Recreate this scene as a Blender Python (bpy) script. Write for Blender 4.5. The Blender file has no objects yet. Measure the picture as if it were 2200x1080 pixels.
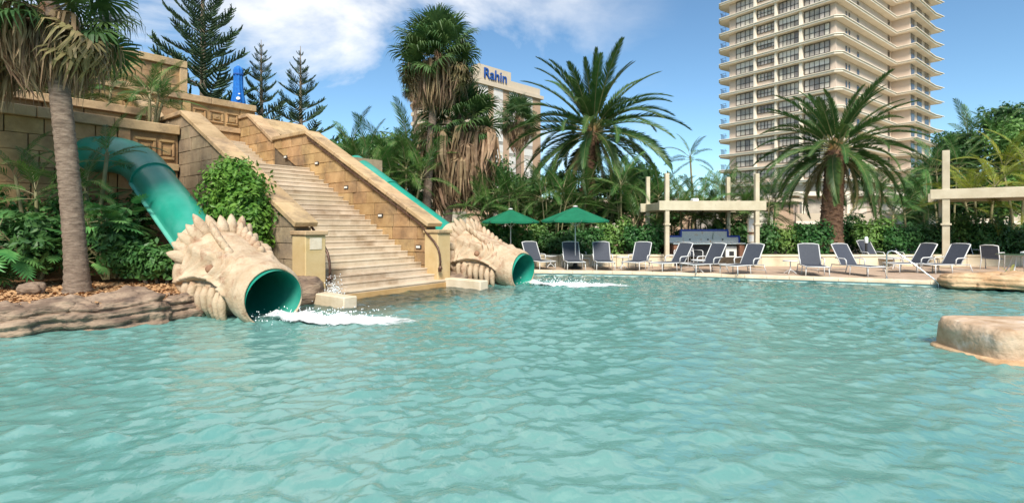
import bpy, bmesh, math, random
import numpy as np
from mathutils import Vector, Matrix, Euler, noise as mnoise
from mathutils.geometry import tessellate_polygon

PI = math.pi
R = math.radians
scene = bpy.context.scene
C = scene.collection
random.seed(7)

# ------------------------------------------------------------------ camera
CAM_Z = 1.85
cam_d = bpy.data.cameras.new('camera')
cam = bpy.data.objects.new('camera', cam_d)
C.objects.link(cam)
cam.location = (0, 0, CAM_Z)
cam.rotation_euler = (R(90), 0, 0)
cam_d.sensor_width = 36
cam_d.lens = 18
cam_d.shift_y = -0.025
cam_d.clip_end = 3000
cam_d.clip_start = 0.05
scene.camera = cam

# ------------------------------------------------------------------ sky and sun
SUN_EL = R(45)
sx, sy = 0.04, -0.999
TO_SUN = Vector((sx * math.cos(SUN_EL), sy * math.cos(SUN_EL), math.sin(SUN_EL))).normalized()
world = bpy.data.worlds.new('World')
scene.world = world
world.use_nodes = True
nt = world.node_tree
for n in list(nt.nodes):
    nt.nodes.remove(n)
wo = nt.nodes.new('ShaderNodeOutputWorld')
bg = nt.nodes.new('ShaderNodeBackground')
sky = nt.nodes.new('ShaderNodeTexSky')
sky.sky_type = 'NISHITA'
sky.sun_disc = False
sky.sun_elevation = SUN_EL
sky.sun_rotation = math.atan2(sx, sy)
sky.air_density = 1.0
sky.dust_density = 0.0
sky.altitude = 900
sky.ozone_density = 0.7
bg.inputs['Strength'].default_value = 0.092
tc = nt.nodes.new('ShaderNodeTexCoord')
sep = nt.nodes.new('ShaderNodeSeparateXYZ')
nt.links.new(tc.outputs['Generated'], sep.inputs[0])
addz = nt.nodes.new('ShaderNodeMath'); addz.operation = 'ADD'; addz.inputs[1].default_value = 0.22
nt.links.new(sep.outputs['Z'], addz.inputs[0])
dx = nt.nodes.new('ShaderNodeMath'); dx.operation = 'DIVIDE'
dy = nt.nodes.new('ShaderNodeMath'); dy.operation = 'DIVIDE'
nt.links.new(sep.outputs['X'], dx.inputs[0]); nt.links.new(addz.outputs[0], dx.inputs[1])
nt.links.new(sep.outputs['Y'], dy.inputs[0]); nt.links.new(addz.outputs[0], dy.inputs[1])
comb = nt.nodes.new('ShaderNodeCombineXYZ')
nt.links.new(dx.outputs[0], comb.inputs[0]); nt.links.new(dy.outputs[0], comb.inputs[1])
comb.inputs[2].default_value = 3.7
cn = nt.nodes.new('ShaderNodeTexNoise')
cn.inputs['Scale'].default_value = 1.15
cn.inputs['Detail'].default_value = 9
cn.inputs['Roughness'].default_value = 0.58
cn.inputs['Distortion'].default_value = 0.35
nt.links.new(comb.outputs[0], cn.inputs['Vector'])
cr = nt.nodes.new('ShaderNodeValToRGB')
cr.color_ramp.elements[0].position = 0.51
cr.color_ramp.elements[1].position = 0.68
ovh = nt.nodes.new('ShaderNodeMapRange')      # the bank whose underside shows along the top of the view is thickened overhead, unseen, to fleck the water white
ovh.inputs['From Min'].default_value = 0.36; ovh.inputs['From Max'].default_value = 0.62
ovh.inputs['To Min'].default_value = 0.0; ovh.inputs['To Max'].default_value = 0.11
nt.links.new(sep.outputs['Z'], ovh.inputs['Value'])
cad = nt.nodes.new('ShaderNodeMath'); cad.operation = 'ADD'
nt.links.new(cn.outputs['Fac'], cad.inputs[0]); nt.links.new(ovh.outputs[0], cad.inputs[1])
nt.links.new(cad.outputs[0], cr.inputs[0])
# clouds belong to one bank that drifts over the west half of the sky and thins out to the east
east = nt.nodes.new('ShaderNodeMapRange')
east.inputs['From Min'].default_value = 0.30
east.inputs['From Max'].default_value = -0.05
east.inputs['To Min'].default_value = 0.0
east.inputs['To Max'].default_value = 1.0
nt.links.new(sep.outputs['X'], east.inputs['Value'])
mulc = nt.nodes.new('ShaderNodeMath'); mulc.operation = 'MULTIPLY'
emx = nt.nodes.new('ShaderNodeMath'); emx.operation = 'MAXIMUM'
ov2 = nt.nodes.new('ShaderNodeMapRange'); ov2.inputs['From Min'].default_value = 0.42; ov2.inputs['From Max'].default_value = 0.6  # unseen overhead cloud added over the east too, for reflections and fill
nt.links.new(sep.outputs['Z'], ov2.inputs['Value'])
nt.links.new(east.outputs[0], emx.inputs[0]); nt.links.new(ov2.outputs[0], emx.inputs[1])
nt.links.new(cr.outputs['Color'], mulc.inputs[0]); nt.links.new(emx.outputs[0], mulc.inputs[1])
mulm = nt.nodes.new('ShaderNodeMath'); mulm.operation = 'MULTIPLY'; mulm.inputs[1].default_value = 0.9
nt.links.new(mulc.outputs[0], mulm.inputs[0])
mixc = nt.nodes.new('ShaderNodeMix'); mixc.data_type = 'RGBA'
nt.links.new(mulm.outputs[0], mixc.inputs['Factor'])
wb = nt.nodes.new('ShaderNodeMix'); wb.data_type = 'RGBA'; wb.blend_type = 'MULTIPLY'; wb.inputs['Factor'].default_value = 1.0
wb.inputs['B'].default_value = (0.80, 1.03, 1.10, 1)      # camera white balance of the sky
nt.links.new(sky.outputs[0], wb.inputs['A']); nt.links.new(wb.outputs['Result'], mixc.inputs['A'])
mixc.inputs['B'].default_value = (8.2, 8.1, 8.0, 1)
nt.links.new(mixc.outputs['Result'], bg.inputs['Color'])
nt.links.new(bg.outputs[0], wo.inputs[0])

sun_d = bpy.data.lights.new('sun', 'SUN')
sun_d.energy = 3.6
sun_d.angle = R(18)
sun_d.color = (1.0, 0.93, 0.82)
sun = bpy.data.objects.new('sun', sun_d)
sun.rotation_euler = TO_SUN.to_track_quat('Z', 'Y').to_euler()
sun.location = (-8, -20, 30)
C.objects.link(sun)

vs = scene.view_settings
vs.view_transform = 'Standard'
vs.look = 'None'
vs.exposure = 0.75
vs.gamma = 1.0
scene.cycles.max_bounces = 6
scene.cycles.transparent_max_bounces = 12
scene.cycles.caustics_reflective = False
scene.cycles.caustics_refractive = False
scene.cycles.sample_clamp_indirect = 4.0
scene.cycles.use_denoising = True

# ------------------------------------------------------------------ helpers
def P(px, py, Y):
    """point at distance Y that the photograph (2200 px wide) shows at px, py"""
    return Vector(((px - 1100) / 1100 * Y, Y, CAM_Z - (py - 485) / 1100 * Y))

def mat(name, c1, c2=None, scale=4.0, rough=0.7, bump=0.0, bscale=None, rand=0.0, spec=0.4,
        detail=6, coord='pos', metal=0.0, lo=0.35, hi=0.65, translucent=0.0, c3=None, c3scale=1.0, c3lo=.5, c3hi=.7, stretch=None):
    m = bpy.data.materials.new(name)
    m.use_nodes = True
    t = m.node_tree
    b = t.nodes['Principled BSDF']
    b.inputs['Roughness'].default_value = rough
    b.inputs['Metallic'].default_value = metal
    b.inputs['Specular IOR Level'].default_value = spec
    if coord == 'pos':
        g = t.nodes.new('ShaderNodeNewGeometry'); vec = g.outputs['Position']
    else:
        g = t.nodes.new('ShaderNodeTexCoord'); vec = g.outputs['Object']
    if stretch:
        mp = t.nodes.new('ShaderNodeMapping')
        mp.inputs['Scale'].default_value = stretch
        t.links.new(vec, mp.inputs['Vector']); vec = mp.outputs[0]
    col = None
    if c2 is not None:
        n = t.nodes.new('ShaderNodeTexNoise')
        n.inputs['Scale'].default_value = scale
        n.inputs['Detail'].default_value = detail
        n.inputs['Roughness'].default_value = 0.6
        t.links.new(vec, n.inputs['Vector'])
        r = t.nodes.new('ShaderNodeValToRGB')
        r.color_ramp.elements[0].position = lo
        r.color_ramp.elements[1].position = hi
        r.color_ramp.elements[0].color = (*c1, 1)
        r.color_ramp.elements[1].color = (*c2, 1)
        t.links.new(n.outputs['Fac'], r.inputs[0])
        col = r.outputs[0]
    else:
        rg = t.nodes.new('ShaderNodeRGB'); rg.outputs[0].default_value = (*c1, 1); col = rg.outputs[0]
    if c3 is not None:
        n3 = t.nodes.new('ShaderNodeTexNoise'); n3.inputs['Scale'].default_value = c3scale
        n3.inputs['Detail'].default_value = 8; n3.inputs['Roughness'].default_value = 0.65
        t.links.new(vec, n3.inputs['Vector'])
        r3 = t.nodes.new('ShaderNodeMapRange')
        r3.inputs['From Min'].default_value = c3lo; r3.inputs['From Max'].default_value = c3hi
        t.links.new(n3.outputs['Fac'], r3.inputs['Value'])
        mx = t.nodes.new('ShaderNodeMix'); mx.data_type = 'RGBA'
        t.links.new(r3.outputs[0], mx.inputs['Factor']); t.links.new(col, mx.inputs['A'])
        mx.inputs['B'].default_value = (*c3, 1)
        col = mx.outputs['Result']
    if rand > 0:
        oi = t.nodes.new('ShaderNodeObjectInfo')
        mr = t.nodes.new('ShaderNodeMapRange')
        mr.inputs['To Min'].default_value = 1 - rand; mr.inputs['To Max'].default_value = 1 + rand
        t.links.new(oi.outputs['Random'], mr.inputs['Value'])
        hs = t.nodes.new('ShaderNodeHueSaturation')
        t.links.new(mr.outputs[0], hs.inputs['Value'])
        ml = t.nodes.new('ShaderNodeMath'); ml.operation = 'MULTIPLY'; ml.inputs[1].default_value = 7.31
        fr = t.nodes.new('ShaderNodeMath'); fr.operation = 'FRACT'
        t.links.new(oi.outputs['Random'], ml.inputs[0]); t.links.new(ml.outputs[0], fr.inputs[0])
        mh = t.nodes.new('ShaderNodeMapRange')
        mh.inputs['To Min'].default_value = 0.5 - rand * .06; mh.inputs['To Max'].default_value = 0.5 + rand * .06
        t.links.new(fr.outputs[0], mh.inputs['Value']); t.links.new(mh.outputs[0], hs.inputs['Hue'])
        t.links.new(col, hs.inputs['Color']); col = hs.outputs[0]
    t.links.new(col, b.inputs['Base Color'])
    if bump > 0:
        nb = t.nodes.new('ShaderNodeTexNoise')
        nb.inputs['Scale'].default_value = bscale or scale * 3
        nb.inputs['Detail'].default_value = 8
        t.links.new(vec, nb.inputs['Vector'])
        bp = t.nodes.new('ShaderNodeBump'); bp.inputs['Strength'].default_value = bump
        bp.inputs['Distance'].default_value = 0.03
        t.links.new(nb.outputs['Fac'], bp.inputs['Height'])
        t.links.new(bp.outputs[0], b.inputs['Normal'])
    if translucent > 0:
        tr = t.nodes.new('ShaderNodeBsdfTranslucent')
        t.links.new(col, tr.inputs['Color'])
        ms = t.nodes.new('ShaderNodeMixShader'); ms.inputs[0].default_value = translucent
        out = t.nodes['Material Output']
        t.links.new(b.outputs[0], ms.inputs[1]); t.links.new(tr.outputs[0], ms.inputs[2])
        t.links.new(ms.outputs[0], out.inputs['Surface'])
    return m

def obj(name, me, parent=None, loc=None, rot=None, scl=None):
    o = bpy.data.objects.new(name, me)
    C.objects.link(o)
    if parent is not None:
        o.parent = parent
    if loc is not None: o.location = loc
    if rot is not None: o.rotation_euler = rot
    if scl is not None: o.scale = scl if not isinstance(scl, (int, float)) else (scl,) * 3
    return o

def tag(o, label=None, cat=None, group=None, kind=None):
    if label: o['label'] = label
    if cat: o['category'] = cat
    if group: o['group'] = group
    if kind: o['kind'] = kind
    return o

def thing(name, label, cat, loc=(0, 0, 0), rz=0.0, group=None):
    o = bpy.data.objects.new(name, None)
    o.empty_display_size = 0.2
    C.objects.link(o)
    o.location = loc
    o.rotation_euler = (0, 0, rz)
    return tag(o, label, cat, group)

def copy_tree(o, parent=None):
    c = o.copy(); C.objects.link(c)
    if parent is not None: c.parent = parent
    for ch in list(o.children):
        copy_tree(ch, c)
    return c

class MB:
    def __init__(s):
        s.v = []; s.f = []; s.m = []; s.cur = 0
    def add(s, vs, fs):
        n = len(s.v)
        s.v.extend([tuple(v) for v in vs])
        s.f.extend([tuple(i + n for i in f) for f in fs])
        s.m.extend([s.cur] * len(fs))
        return s
    def box(s, lo, hi, M=None):
        x0, y0, z0 = lo; x1, y1, z1 = hi
        vs = [(x0, y0, z0), (x1, y0, z0), (x1, y1, z0), (x0, y1, z0), (x0, y0, z1), (x1, y0, z1), (x1, y1, z1), (x0, y1, z1)]
        if M is not None: vs = [M @ Vector(v) for v in vs]
        return s.add(vs, [(0, 3, 2, 1), (4, 5, 6, 7), (0, 1, 5, 4), (1, 2, 6, 5), (2, 3, 7, 6), (3, 0, 4, 7)])
    def cbox(s, lo, hi, b=0.015):
        """box with chamfered edges"""
        bm = bmesh.new()
        bmesh.ops.create_cube(bm, size=1)
        for v in bm.verts:
            v.co = Vector((lo[k] + (v.co[k] + .5) * (hi[k] - lo[k]) for k in range(3)))
        bmesh.ops.bevel(bm, geom=bm.edges[:], offset=b, segments=1, affect='EDGES')
        bm.verts.index_update()
        s.add([v.co[:] for v in bm.verts], [[v.index for v in f.verts] for f in bm.faces])
        bm.free()
        return s
    def tube(s, pts, rad, n=8, caps=True, up=None):
        pts = [Vector(p) for p in pts]
        if isinstance(rad, (int, float)): rad = [rad] * len(pts)
        rings = []
        T0 = (pts[1] - pts[0]).normalized()
        ref = Vector((0, 0, 1)) if abs(T0.z) < .9 else Vector((1, 0, 0))
        N = (ref - T0 * ref.dot(T0)).normalized()
        vs = []
        for i, p in enumerate(pts):
            a = pts[max(i - 1, 0)]; b = pts[min(i + 1, len(pts) - 1)]
            T = (b - a).normalized()
            N = (N - T * N.dot(T)).normalized()
            B = T.cross(N)
            for k in range(n):
                an = 2 * PI * k / n
                vs.append(p + (N * math.cos(an) + B * math.sin(an)) * rad[i])
        fs = []
        for i in range(len(pts) - 1):
            for k in range(n):
                k2 = (k + 1) % n
                fs.append((i * n + k, i * n + k2, (i + 1) * n + k2, (i + 1) * n + k))
        if caps:
            fs.append(tuple(range(n - 1, -1, -1)))
            fs.append(tuple((len(pts) - 1) * n + k for k in range(n)))
        return s.add(vs, fs)
    def lathe(s, prof, n=16, center=(0, 0, 0)):
        cx, cy, cz = center
        vs = []
        for r, z in prof:
            for k in range(n):
                a = 2 * PI * k / n
                vs.append((cx + r * math.cos(a), cy + r * math.sin(a), cz + z))
        fs = []
        for i in range(len(prof) - 1):
            for k in range(n):
                k2 = (k + 1) % n
                fs.append((i * n + k, i * n + k2, (i + 1) * n + k2, (i + 1) * n + k))
        return s.add(vs, fs)
    def prism(s, poly, h0, h1, axis='z'):
        """extrude a convex-or-not polygon of 2-D points between h0 and h1 along an axis"""
        n = len(poly)
        def mk(p, h):
            if axis == 'z': return (p[0], p[1], h)
            if axis == 'x': return (h, p[0], p[1])
            return (p[0], h, p[1])
        vs = [mk(p, h0) for p in poly] + [mk(p, h1) for p in poly]
        tris = tessellate_polygon([[Vector((p[0], p[1], 0)) for p in poly]])
        fs = [tuple(t) for t in tris] + [tuple(i + n for i in t[::-1]) for t in tris]
        for i in range(n):
            j = (i + 1) % n
            fs.append((i, j, j + n, i + n))
        return s.add(vs, fs)
    def mesh(s, name, mats, smooth=False, fix=False):
        me = bpy.data.meshes.new(name)
        me.from_pydata(s.v, [], s.f)
        if not isinstance(mats, (list, tuple)): mats = [mats]
        for m in mats: me.materials.append(m)
        if any(s.m): me.polygons.foreach_set('material_index', s.m)
        if smooth: me.polygons.foreach_set('use_smooth', [True] * len(s.f))
        if fix:
            bm = bmesh.new(); bm.from_mesh(me)
            bmesh.ops.recalc_face_normals(bm, faces=bm.faces)
            bm.to_mesh(me); bm.free()
        me.update()
        return me
    def build(s, name, mats, parent=None, smooth=False, fix=False, **k):
        return obj(name, s.mesh(name, mats, smooth, fix), parent, **k)

def np_mesh(name, V, F, mats, smooth=True):
    """V (n,3), F (m,3|4) arrays"""
    me = bpy.data.meshes.new(name)
    k = F.shape[1]
    me.vertices.add(len(V)); me.vertices.foreach_set('co', np.asarray(V, dtype=np.float32).ravel())
    me.loops.add(F.size); me.loops.foreach_set('vertex_index', F.astype(np.int32).ravel())
    me.polygons.add(len(F))
    me.polygons.foreach_set('loop_start', np.arange(0, F.size, k, dtype=np.int32))
    me.polygons.foreach_set('use_smooth', np.full(len(F), smooth))
    if not isinstance(mats, (list, tuple)): mats = [mats]
    for m in mats: me.materials.append(m)
    me.update(calc_edges=True)
    me.validate()
    return me

def grid_faces(nx, ny):
    i = np.arange(nx - 1)[None, :]; j = np.arange(ny - 1)[:, None]
    a = j * nx + i
    return np.stack([a, a + 1, a + nx + 1, a + nx], -1).reshape(-1, 4)

def in_poly(x, y, poly):
    inside = np.zeros(x.shape, bool)
    n = len(poly)
    for i in range(n):
        x0, y0 = poly[i]; x1, y1 = poly[(i + 1) % n]
        c = ((y0 > y) != (y1 > y)) & (x < (x1 - x0) * (y - y0) / (y1 - y0 + 1e-12) + x0)
        inside ^= c
    return inside

def clip_poly(poly, a, b, c):
    """keep the part of poly where a*x + b*y <= c"""
    out = []
    for i in range(len(poly)):
        p, q = poly[i], poly[(i + 1) % len(poly)]
        dp = a * p[0] + b * p[1] - c; dq = a * q[0] + b * q[1] - c
        if dp <= 0: out.append(p)
        if dp * dq < 0:
            t = dp / (dp - dq)
            out.append((p[0] + (q[0] - p[0]) * t, p[1] + (q[1] - p[1]) * t))
    return out

def poly_area(p):
    return 0.5 * sum(p[i][0] * p[(i + 1) % len(p)][1] - p[(i + 1) % len(p)][0] * p[i][1] for i in range(len(p)))

# ------------------------------------------------------------------ materials
STONE = (0.47, 0.325, 0.17)
m_stone = mat('sandstone_block', (0.335, 0.20, 0.088), (0.49, 0.32, 0.155), 1.6, .85, .45, 14, rand=.13,
              c3=(0.15, 0.10, 0.06), c3scale=1.1, c3lo=.47, c3hi=.74)
m_stone_grey = mat('weathered_block', (0.27, 0.20, 0.125), (0.41, 0.315, 0.20), 1.6, .88, .5, 14, rand=.13,
              c3=(0.15, 0.12, 0.09), c3scale=.9, c3lo=.50, c3hi=.74)
m_stone_dark = mat('recessed_mortar', (0.10, 0.075, 0.05), (0.17, 0.125, 0.08), 3, .95, .3)
m_coping = mat('coping_stone', (0.39, 0.265, 0.14), (0.54, 0.38, 0.215), 1.2, .82, .4, 12, rand=.09,
               c3=(0.17, 0.12, 0.08), c3scale=1.4, c3lo=.50, c3hi=.74)
m_step = mat('worn_step_stone', (0.46, 0.365, 0.25), (0.60, 0.50, 0.375), 1.3, .75, .25, 20, rand=.07,
             c3=(0.30, 0.20, 0.11), c3scale=.9, c3lo=.50, c3hi=.72)
m_cream = mat('cream_post_paint', (0.52, 0.37, 0.17), (0.60, 0.45, 0.24), 2, .7, .15, 20, rand=.04)
m_pale_kerb = mat('pale_kerb', (0.58, 0.47, 0.32), (0.72, 0.62, 0.47), 2.2, .7, .2, 20)
m_sand = mat('wet_sand_render', (0.44, 0.26, 0.10), (0.55, 0.36, 0.16), 2.5, .8, .2)
m_skull = mat('painted_cement', (0.40, 0.29, 0.18), (0.54, 0.42, 0.29), 3.0, .75, .6, 22,
              c3=(0.27, 0.12, 0.065), c3scale=3.4, c3lo=.53, c3hi=.74, rand=.03)
m_skull_dark = mat('stained_cement', (0.20, 0.10, 0.06), (0.34, 0.20, 0.12), 5, .85, .4, 20)
m_tube = mat('green_fibreglass', (0.010, 0.235, 0.165), (0.020, 0.30, 0.215), .9, .32, 0.02, 5, spec=.5,
             c3=(0.07, 0.33, 0.26), c3scale=.6, c3lo=.5, c3hi=.75)
m_tube_edge = mat('pale_green_flange', (0.10, 0.42, 0.33), (0.14, 0.48, 0.38), 3, .4)
m_rail = mat('bronze_rail', (0.07, 0.035, 0.022), (0.11, 0.06, 0.04), 8, .4, metal=.3)
m_steel = mat('brushed_steel', (0.75, 0.75, 0.75), (0.65, 0.65, 0.66), 8, .25, metal=.9)
m_alu = mat('pale_powder_coat', (0.56, 0.56, 0.55), (0.63, 0.63, 0.62), 6, .4)
m_sling = mat('charcoal_sling', (0.035, 0.042, 0.058), (0.055, 0.062, 0.082), 40, .7, .1, 120, rand=.1)
m_dark = mat('dark_fitting', (0.02, 0.02, 0.022), (0.03, 0.03, 0.03), 5, .5)
m_deck = mat('deck_paving', (0.38, 0.27, 0.19), (0.50, 0.37, 0.27), 3.0, .8, .2, 15, c3=(0.27, 0.19, 0.14), c3scale=.7, c3lo=.55, c3hi=.8)
m_wall = mat('cream_render', (0.60, 0.50, 0.34), (0.70, 0.60, 0.44), 1.5, .85, .2, 20, c3=(0.40, 0.33, 0.22), c3scale=.9, c3lo=.58, c3hi=.8)
m_umb = mat('green_canvas', (0.006, 0.155, 0.075), (0.010, 0.19, 0.095), 3, .8, rand=.04, translucent=.25)
m_blue = mat('blue_canvas', (0.006, 0.11, 0.42), (0.012, 0.16, 0.52), 6, .8)
m_white = mat('white_print', (0.72, 0.76, 0.80), None)
m_per = mat('cream_timber', (0.49, 0.42, 0.29), (0.58, 0.51, 0.37), 2.5, .6, .15, 30, rand=.04)
m_rock_brown = mat('brown_cement_rock', (0.15, 0.10, 0.07), (0.36, 0.26, 0.18), 2.2, .85, 1.0, 9,
                   c3=(0.07, 0.05, 0.04), c3scale=3.0, c3lo=.50, c3hi=.72, stretch=(1, 1, 3.5))
m_rock_tan = mat('tan_cement_rock', (0.40, 0.24, 0.12), (0.60, 0.42, 0.25), 2.2, .8, 1.0, 9,
                 c3=(0.20, 0.10, 0.05), c3scale=2.0, c3lo=.55, c3hi=.75)
m_rock_pale = mat('pale_cement_rock', (0.36, 0.23, 0.13), (0.60, 0.46, 0.33), 2.6, .8, 1.0, 9,
                  c3=(0.70, 0.62, 0.54), c3scale=3.0, c3lo=.55, c3hi=.75)
m_mulch = mat('bark_mulch', (0.22, 0.10, 0.045), (0.46, 0.27, 0.13), 9, .95, .8, 30)
m_chip = mat('bark_chip', (0.32, 0.16, 0.07), (0.55, 0.34, 0.17), 5, .9)
m_soil = mat('garden_soil', (0.045, 0.032, 0.022), (0.09, 0.065, 0.04), 3, .95, .5)
m_ground = mat('ground', (0.10, 0.085, 0.05), (0.09, 0.12, 0.05), .5, .95, .3)
m_poolwall = mat('pool_plaster', (0.45, 0.66, 0.62), (0.52, 0.70, 0.66), .6, .6)

def leaf_mat(name, c1, c2, tr=.3, rand=.25, rough=.45):
    return mat(name, c1, c2, 2.5, rough, rand=rand, spec=.35, translucent=tr, detail=3)
m_date = leaf_mat('date_palm_leaf', (0.042, 0.105, 0.0252), (0.084, 0.161, 0.042))
m_date_old = leaf_mat('old_date_leaf', (0.182, 0.168, 0.063), (0.308, 0.252, 0.112), .25)
m_rachis = mat('frond_stem', (0.16, 0.17, 0.06), (0.24, 0.21, 0.09), 4, .6)
m_orange_stem = mat('fruit_stalk', (0.13, 0.075, 0.02), (0.22, 0.12, 0.03), 4, .6)
m_fan = leaf_mat('fan_leaf_green', (0.042, 0.098, 0.0308), (0.098, 0.168, 0.049))
m_fan_dry = leaf_mat('fan_leaf_dry', (0.22, 0.14, 0.08), (0.40, 0.28, 0.165), .2, .3, .7)
m_fan_half = leaf_mat('fan_leaf_fading', (0.168, 0.154, 0.063), (0.336, 0.266, 0.126), .25, .3)
m_areca = leaf_mat('feather_leaf', (0.042, 0.119, 0.0252), (0.105, 0.21, 0.0448))
m_areca_y = leaf_mat('yellow_green_leaf', (0.168, 0.224, 0.028), (0.336, 0.35, 0.042))
m_pine = leaf_mat('pine_needle_rope', (0.028, 0.07, 0.0364), (0.07, 0.119, 0.049), .1, .25, .7)
m_shrub = leaf_mat('shrub_leaf', (0.0308, 0.105, 0.028), (0.084, 0.196, 0.049), .25, .2)
m_shrub2 = leaf_mat('light_shrub_leaf', (0.084, 0.182, 0.035), (0.182, 0.294, 0.07), .3, .2)
m_ivy = leaf_mat('ivy_leaf', (0.085, 0.21, 0.022), (0.21, 0.36, 0.055), .25, .2)
m_bigleaf = leaf_mat('split_leaf', (0.055, 0.19, 0.05), (0.15, 0.33, 0.095), .25, .25, .35)
m_trunk_fan = mat('ringed_palm_trunk', (0.15, 0.105, 0.075), (0.30, 0.225, 0.165), 6, .9, .8, 22, coord='obj', stretch=(1, 1, 4), c3=(.10,.07,.05), c3scale=5, c3lo=.5, c3hi=.7)
m_trunk_date = mat('scarred_palm_trunk', (0.10, 0.055, 0.035), (0.24, 0.135, 0.08), 6, .95, .8, 20)
m_trunk = mat('grey_bark', (0.13, 0.10, 0.07), (0.24, 0.19, 0.14), 5, .9, .5, 18)
m_cane = mat('green_cane', (0.14, 0.14, 0.06), (0.26, 0.22, 0.11), 4, .6, .2)
m_tower = mat('tower_render', (0.55, 0.445, 0.36), (0.60, 0.49, 0.40), .3, .8)
m_slab = mat('tower_slab', (0.74, 0.66, 0.54), (0.80, 0.72, 0.60), .5, .75)
m_glass = mat('tower_glazing', (0.31, 0.275, 0.235), (0.66, 0.59, 0.50), .35, .15, spec=.6, rand=.4)
m_glass_dark = mat('dark_window_glass', (0.05, 0.045, 0.04), (0.12, 0.12, 0.12), .4, .12, spec=.6, rand=.3)
m_mull = mat('dark_mullion', (0.06, 0.05, 0.045), None)
m_blind = mat('pale_blind', (0.62, 0.60, 0.57), (0.70, 0.68, 0.64), 2, .7, rand=.1)
m_hotel = mat('hotel_render', (0.40, 0.27, 0.18), (0.46, 0.32, 0.22), .3, .85)
m_hotel_pale = mat('hotel_parapet', (0.52, 0.43, 0.32), (0.57, 0.48, 0.37), .3, .85)
m_signblue = mat('sign_blue', (0.012, 0.075, 0.30), None)
# ------------------------------------------------------------------ the pool and the ground
ST_A = R(52.5)
S0 = Vector((-4.73, 12.7, 0.0))
ca, sa = math.cos(ST_A), math.sin(ST_A)
def SW(u, v, z=0.0):
    return Vector((S0.x + u * ca - v * sa, S0.y + u * sa + v * ca, z))
def UV(x, y):
    ax, ay = x - S0.x, y - S0.y
    return ax * ca + ay * sa, -ax * sa + ay * ca

def xy(v): return (v[0], v[1])
EDGE = [(22.0, 13.2), (18.0, 14.3), (15.6, 14.75), (13.5, 15.3), (12.0, 15.95), (10.5, 16.5), (9.2, 17.0), (7.95, 17.5), (6.6, 18.1), (5.1, 18.6), (3.0, 19.05), (0.8, 19.3), (-0.9, 19.3)]
POOL = [(14.0, 0.9), (22.0, 3.0), (25.0, 8.0)] + EDGE + [(-1.6, 18.3), xy(SW(4.4, 0.3)), xy(SW(-0.1, 0.3)), (-5.1, 11.9), (-6.6, 11.2), (-6.9, 10.1), (-7.5, 9.3), (-9.0, 8.55), (-12.0, 7.6), (-15.0, 5.0), (-14.0, 0.9)]

def tess(name, polys, z, m, kind='structure', label=None):
    vs = []
    for p in polys: vs += [(x, y, z) for x, y in p]
    tr = tessellate_polygon([[Vector((x, y, 0)) for x, y in p] for p in polys])
    me = bpy.data.meshes.new(name)
    fs = []
    for t in tr:
        a, b, c = [Vector(vs[i]) for i in t]
        fs.append(tuple(t) if (b - a).cross(c - a).z > 0 else tuple(t[::-1]))
    me.from_pydata(vs, [], fs); me.materials.append(m); me.update()
    return tag(obj(name, me), label, None, None, kind)
BIG = [(-900, -300), (900, -300), (900, 1400), (-900, 1400)]
tess('ground', [BIG, POOL], 0.06, m_ground)

def floor_z(x, y):
    u, v = UV(x, y)
    d = np.full(np.shape(x), -1.15)
    # the shallow shelf at the foot of the stairs, sloping off into the pool
    def sm(a, b, t):
        t = np.clip((t - a) / (b - a), 0, 1); return t * t * (3 - 2 * t)
    shelf = sm(-4.2, -1.6, v) * sm(-2.0, -0.2, u) * (1 - sm(4.1, 6.0, u))
    d = d * (1 - shelf) + (-0.07) * shelf
    # bench under the far coping
    e = np.full(np.shape(x), 1e9)
    for (x0, y0), (x1, y1) in zip(EDGE[:-1], EDGE[1:]):
        L2 = (x1 - x0) ** 2 + (y1 - y0) ** 2
        t = np.clip(((x - x0) * (x1 - x0) + (y - y0) * (y1 - y0)) / L2, 0, 1)
        e = np.minimum(e, np.hypot(x - x0 - t * (x1 - x0), y - y0 - t * (y1 - y0)))
    b = 1 - sm(0.3, 2.6, e)
    d = np.maximum(d, -1.15 * (1 - b) + (-.35) * b)
    return d

# pool floor and walls
nx, ny = 180, 110
X, Y = np.meshgrid(np.linspace(-16, 26, nx), np.linspace(0.6, 20, ny))
Z = floor_z(X, Y)
V = np.stack([X, Y, Z], -1).reshape(-1, 3); F = grid_faces(nx, ny)
keep = in_poly(V[F].mean(1)[:, 0], V[F].mean(1)[:, 1], [(x * 1.02, y + (.2 if y > 5 else -.2)) for x, y in POOL])
tag(obj('pool_floor', np_mesh('pool_floor', V, F[keep], m_poolwall)), kind='structure')
mb = MB()
n = len(POOL)
mb.add([(x, y, .06) for x, y in POOL] + [(x, y, -1.3) for x, y in POOL], [(i, (i + 1) % n, (i + 1) % n + n, i + n) for i in range(n)])
tag(mb.build('pool_wall', m_poolwall), kind='structure')

# water surface: a real rippled sheet
m_water = bpy.data.materials.new('pool_water'); m_water.use_nodes = True
t = m_water.node_tree
for nn in list(t.nodes): t.nodes.remove(nn)
out = t.nodes.new('ShaderNodeOutputMaterial')
at = t.nodes.new('ShaderNodeAttribute'); at.attribute_name = 'depth'
kd = t.nodes.new('ShaderNodeMath'); kd.operation = 'MULTIPLY'; kd.inputs[1].default_value = -2.2
ex = t.nodes.new('ShaderNodeMath'); ex.operation = 'EXPONENT'
t.links.new(at.outputs['Fac'], kd.inputs[0]); t.links.new(kd.outputs[0], ex.inputs[0])   # clear fraction seen through the milky water
geo = t.nodes.new('ShaderNodeNewGeometry')
nz = t.nodes.new('ShaderNodeTexNoise'); nz.inputs['Scale'].default_value = .35; nz.inputs['Detail'].default_value = 4
t.links.new(geo.outputs['Position'], nz.inputs['Vector'])
rp = t.nodes.new('ShaderNodeValToRGB')
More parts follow.
